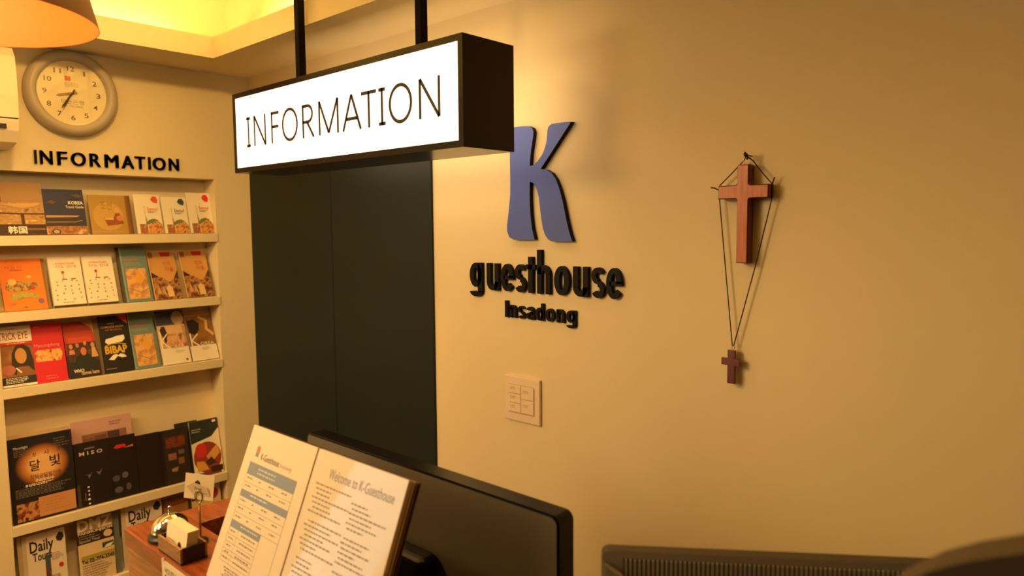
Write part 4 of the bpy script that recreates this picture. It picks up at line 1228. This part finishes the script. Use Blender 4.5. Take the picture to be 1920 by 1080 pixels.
def left_marks(mb, x0, x1):
    W = x1 - x0
    X = lambda u: x0 + u * W
    Z = lambda v: FH * (1 - v)
    y = -0.00045
    rr = random.Random(11)
    mb.poly([(X(.165), Z(.165)), (X(.215), Z(.165)), (X(.215), Z(.12)), (X(.165), Z(.12))], y, ink((190, 120, 90)))
    mb.poly([(X(.165), Z(.19)), (X(.215), Z(.19)), (X(.215), Z(.165)), (X(.165), Z(.165))], y, ink((130, 140, 170)))
    write(mb, 'K-Guesthouse', X(.26), X(.55), Z(.198), Z(.155), y, ink((80, 72, 64)), 0.0)
    write(mb, 'Insadong', X(.57), X(.74), Z(.205), Z(.165), y, ink((186, 176, 186)), 0.0)
    for a, b, r in ((.23, .31, 0.86), (.41, .455, 0.86), (.61, .655, 0.60)):
        mb.poly([(X(.12), Z(b)), (X(r), Z(b)), (X(r), Z(a)), (X(.12), Z(a))], y, BLUE)
    for vv, k in ((.262, 2), (.432, 1), (.632, 1)):
        for q in range(k):
            greek(mb, X(.28), X(.56), Z(vv + 0.026 * q), 0.0028, y - .0002, ink((190, 194, 204)), rr)
    for v in (.36, .505, .557, .61):
        mb.stroke([(X(.12), Z(v)), (X(.86), Z(v))], 0.0006, y, LINEI)
    for v in (.70, .745, .79, .815, .84):
        mb.stroke([(X(.12), Z(v)), (X(.60), Z(v))], 0.0006, y, LINEI)
    for u in (.12, .60, .86):
        mb.stroke([(X(u), Z(.23 if u != .60 else .61)), (X(u), Z(.865))], 0.0006, y, LINEI)
    mb.stroke([(X(.12), Z(.865)), (X(.86), Z(.865))], 0.0007, y, LINEI)
    mb.stroke([(X(.27), Z(.655)), (X(.27), Z(.865))], 0.0005, y, LINEI)
    for v in (.335, .385, .48, .53, .585):
        for a, b in ((.15, .24), (.34, .37), (.50, .58), (.70, .79)):
            greek(mb, X(a), X(b), Z(v), 0.0026, y, TXT, rr)
    for v in (.68, .725, .77, .81, .845):
        greek(mb, X(.15), X(.23), Z(v), 0.0026, y, TXT, rr)
        greek(mb, X(.33), X(.56), Z(v), 0.0026, y, TXT, rr)
    for k in range(6):
        greek(mb, X(.22 + .02 * (k % 3)), X(.74 - .05 * (k % 2)), Z(.895 + .016 * k), 0.0024, y, TXT, rr)


def right_marks(mb, x0, x1):
    W = x1 - x0
    X = lambda u: x0 + u * W
    Z = lambda v: FH * (1 - v)
    y = -0.00045
    rr = random.Random(23)
    write(mb, 'Welcome to K-Guesthouse', X(.20), X(.92), Z(.145), Z(.085), y, ink((150, 142, 170)), 0.0)
    for k in range(30):
        v = .195 + k * .0265
        if k % 8 == 7:
            continue
        greek(mb, X(.08 + .02 * (k % 3)), X(.08 + rr.uniform(.18, .44)), Z(v), 0.0024, y, TXT, rr)
    for k in range(28):
        v = .225 + k * .0265
        if k % 7 == 6:
            continue
        greek(mb, X(.52 + .02 * (k % 2)), X(.52 + rr.uniform(.16, .40)), Z(v), 0.0024, y, TXT, rr)


pl = page(FPW, left_marks, 0, -1).build('page', fol)
pl.rotation_euler = (0, 0, rad(-1.0))
tag(pl, 'page with blue table')
prt = page(0.2240, right_marks, 0, 1).build('page', fol)
prt.rotation_euler = (0, 0, rad(0.5))
tag(prt, 'page with two columns of print headed Welcome')
mb = MB()
for k in range(3):
    mb.box(0.002, 0.2250 + 0.0016 * k, 0.0062 + 0.0042 * k, 0.0082 + 0.0042 * k, 0.0036 + 0.0017 * k, FH - 0.0005 * k, EDGE if k < 2 else mat('folder_edge', (120, 92, 66), 0.4))
mb.build('page_stack', fol)
MB().box(-0.216, 0.2300, 0.0186, 0.0206, 0.0086, FH, mat('folder_cover', (70, 44, 28), 0.4)).build('back_cover', fol)
MB().tube([(0, -0.0004, 0.001), (0, -0.0004, FH + 0.001)], 0.0016, EDGE, 8).build('spine', fol)

# ------------------------------------------------------------------ monitors seen from behind
mon = thing('computer_monitor', 'black flat monitor seen from behind, right of the information folder', 'monitor', (-0.985, 0.80, 0.7456))
MX, MZ0, MZ1 = 0.3395, 0.075, 0.4895
GL = mat('monitor_gloss_black', (9, 6, 5), 0.25, spec=0.3)


def rrect(x0, x1, z0, z1, r, n=6):
    p = []
    for cx_, cz_, a0 in ((x1 - r, z0 + r, -PI / 2), (x1 - r, z1 - r, 0), (x0 + r, z1 - r, PI / 2), (x0 + r, z0 + r, PI)):
        for i in range(n + 1):
            a = a0 + i * PI / 2 / n
            p.append((cx_ + r * math.cos(a), cz_ + r * math.sin(a)))
    return p


mb = MB()
mb.prism(rrect(-MX, MX, MZ0, MZ1, 0.014), 0.0005, 0.034, GL, GL)
mb.build('housing', mon)
mb = MB().prism(rrect(-MX + 0.004, MX - 0.004, MZ0 + 0.004, MZ1 - 0.004, 0.011), -0.0015, 0.0008, GREYPL, GL)
mb.build('rear_shell', mon)
mb = MB().prism(rrect(-MX + 0.012, MX - 0.012, MZ0 + 0.015, MZ1 - 0.012, 0.004), 0.0342, 0.0345, BLKPL, BLKPL)
mb.build('screen', mon)
mb = MB().box(-0.115, 0.075, -0.045, -0.0014, 0.10, 0.355, BLKPL, 0.012, segs=3)
mb.build('rear_bulge', mon)
mb = MB().box(-0.030, 0.030, -0.030, -0.004, 0.006, 0.15, BLKPL, 0.006)
mb.build('stand_neck', mon)
mb = MB().box(-0.13, 0.13, -0.09, 0.09, 0.0, 0.012, BLKPL, 0.004)
mb.build('stand_base', mon)

# vented grey monitor facing away from the camera
VR = rad(36.0)
M2 = Vector((-0.534, 0.75, 1.2475))
mrt = Vector((math.cos(VR), math.sin(VR), 0))
m2c = M2 + mrt * 0.262
vm = thing('computer_monitor', 'grey monitor seen from behind with a row of vent slots along its top edge', 'monitor', (m2c.x, m2c.y, 0.7456), (0, 0, VR))
T2 = M2.z - 0.7456 - 0.011
GP2 = mat('vented_grey_plastic', (146, 140, 134), 0.55)
GP4 = mat('vent_slat_grey', (170, 162, 152), 0.5)
GP3 = mat('vent_dark', (36, 32, 24), 0.6)
mb = MB()
hw = 0.262
mb.prism(rrect(-hw, hw, 0.08, T2, 0.010), 0.0, 0.020, GP2, mat('housing_edge_shaded', (58, 50, 42), 0.55))  # sides are the same plastic, their shade put into a darker colour
mb.build('housing', vm)
mb = MB()
mb.box(-hw + 0.028, hw - 0.020, -0.0006, 0.002, T2 - 0.068, T2 - 0.009, GP3)
k = -hw + 0.030
while k < hw - 0.024:
    mb.box(k, k + 0.0030, -0.0030, 0.0015, T2 - 0.0675, T2 - 0.0095, GP4)
    k += 0.0058
mb.build('vent_grille', vm)
mb = MB()
outl = [(-hw + 0.004, 0.10)]
outl += [(hw - 0.004, 0.10), (hw - 0.004, T2 - 0.080), (hw - 0.10, T2 - 0.060)]
outl = [(-hw + 0.004, 0.10), (hw - 0.004, 0.10), (hw - 0.004, T2 - 0.10), (0.10, T2 - 0.085), (-0.06, T2 - 0.080), (-0.16, T2 - 0.066), (-0.215, T2 - 0.044), (-hw + 0.004, T2 - 0.014)]
mb.prism(outl, -0.012, 0.0005, GP2, GP2)
mb.build('rear_bulge', vm)
MB().box(-hw + 0.012, hw - 0.012, 0.0202, 0.0206, 0.095, T2 - 0.014, BLKPL).build('screen', vm)
MB().box(-0.035, 0.035, 0.002, 0.018, 0.006, 0.12, GP2, 0.006).build('stand_neck', vm)
MB().box(-0.10, 0.10, -0.07, 0.09, 0.0, 0.012, GP2, 0.004).build('stand_base', vm)

# dark rounded device on the ledge, very near the lens
dv = thing('countertop_device', 'dark rounded device out of focus in the lower right corner', 'device', (0.026, 0.562, ZL - 0.0))
DVM = mat('device_brown_plastic', (58, 46, 34), 0.55)
mb = MB()
prof_d = [(-0.198, 0.10), (0.15, 0.10), (0.165, 0.12), (0.165, 0.40), (0.145, 0.422), (0.08, 0.424), (-0.02, 0.412), (-0.075, 0.395), (-0.098, 0.384), (-0.118, 0.374), (-0.140, 0.360), (-0.163, 0.340), (-0.185, 0.310), (-0.198, 0.26)]
mb.prism(prof_d, -0.012, 0.030, DVM, DVM)
mb.build('device_body', dv)
MB().box(-0.09, 0.15, -0.0165, -0.0115, 0.13, 0.372, BLKPL, 0.002).build('device_panel', dv)
MB().box(-0.05, 0.05, 0.0, 0.022, 0.010, 0.11, BLKPL, 0.004).build('device_neck', dv)
MB().box(-0.09, 0.09, -0.05, 0.05, 0.0, 0.012, BLKPL, 0.004).build('device_base', dv)
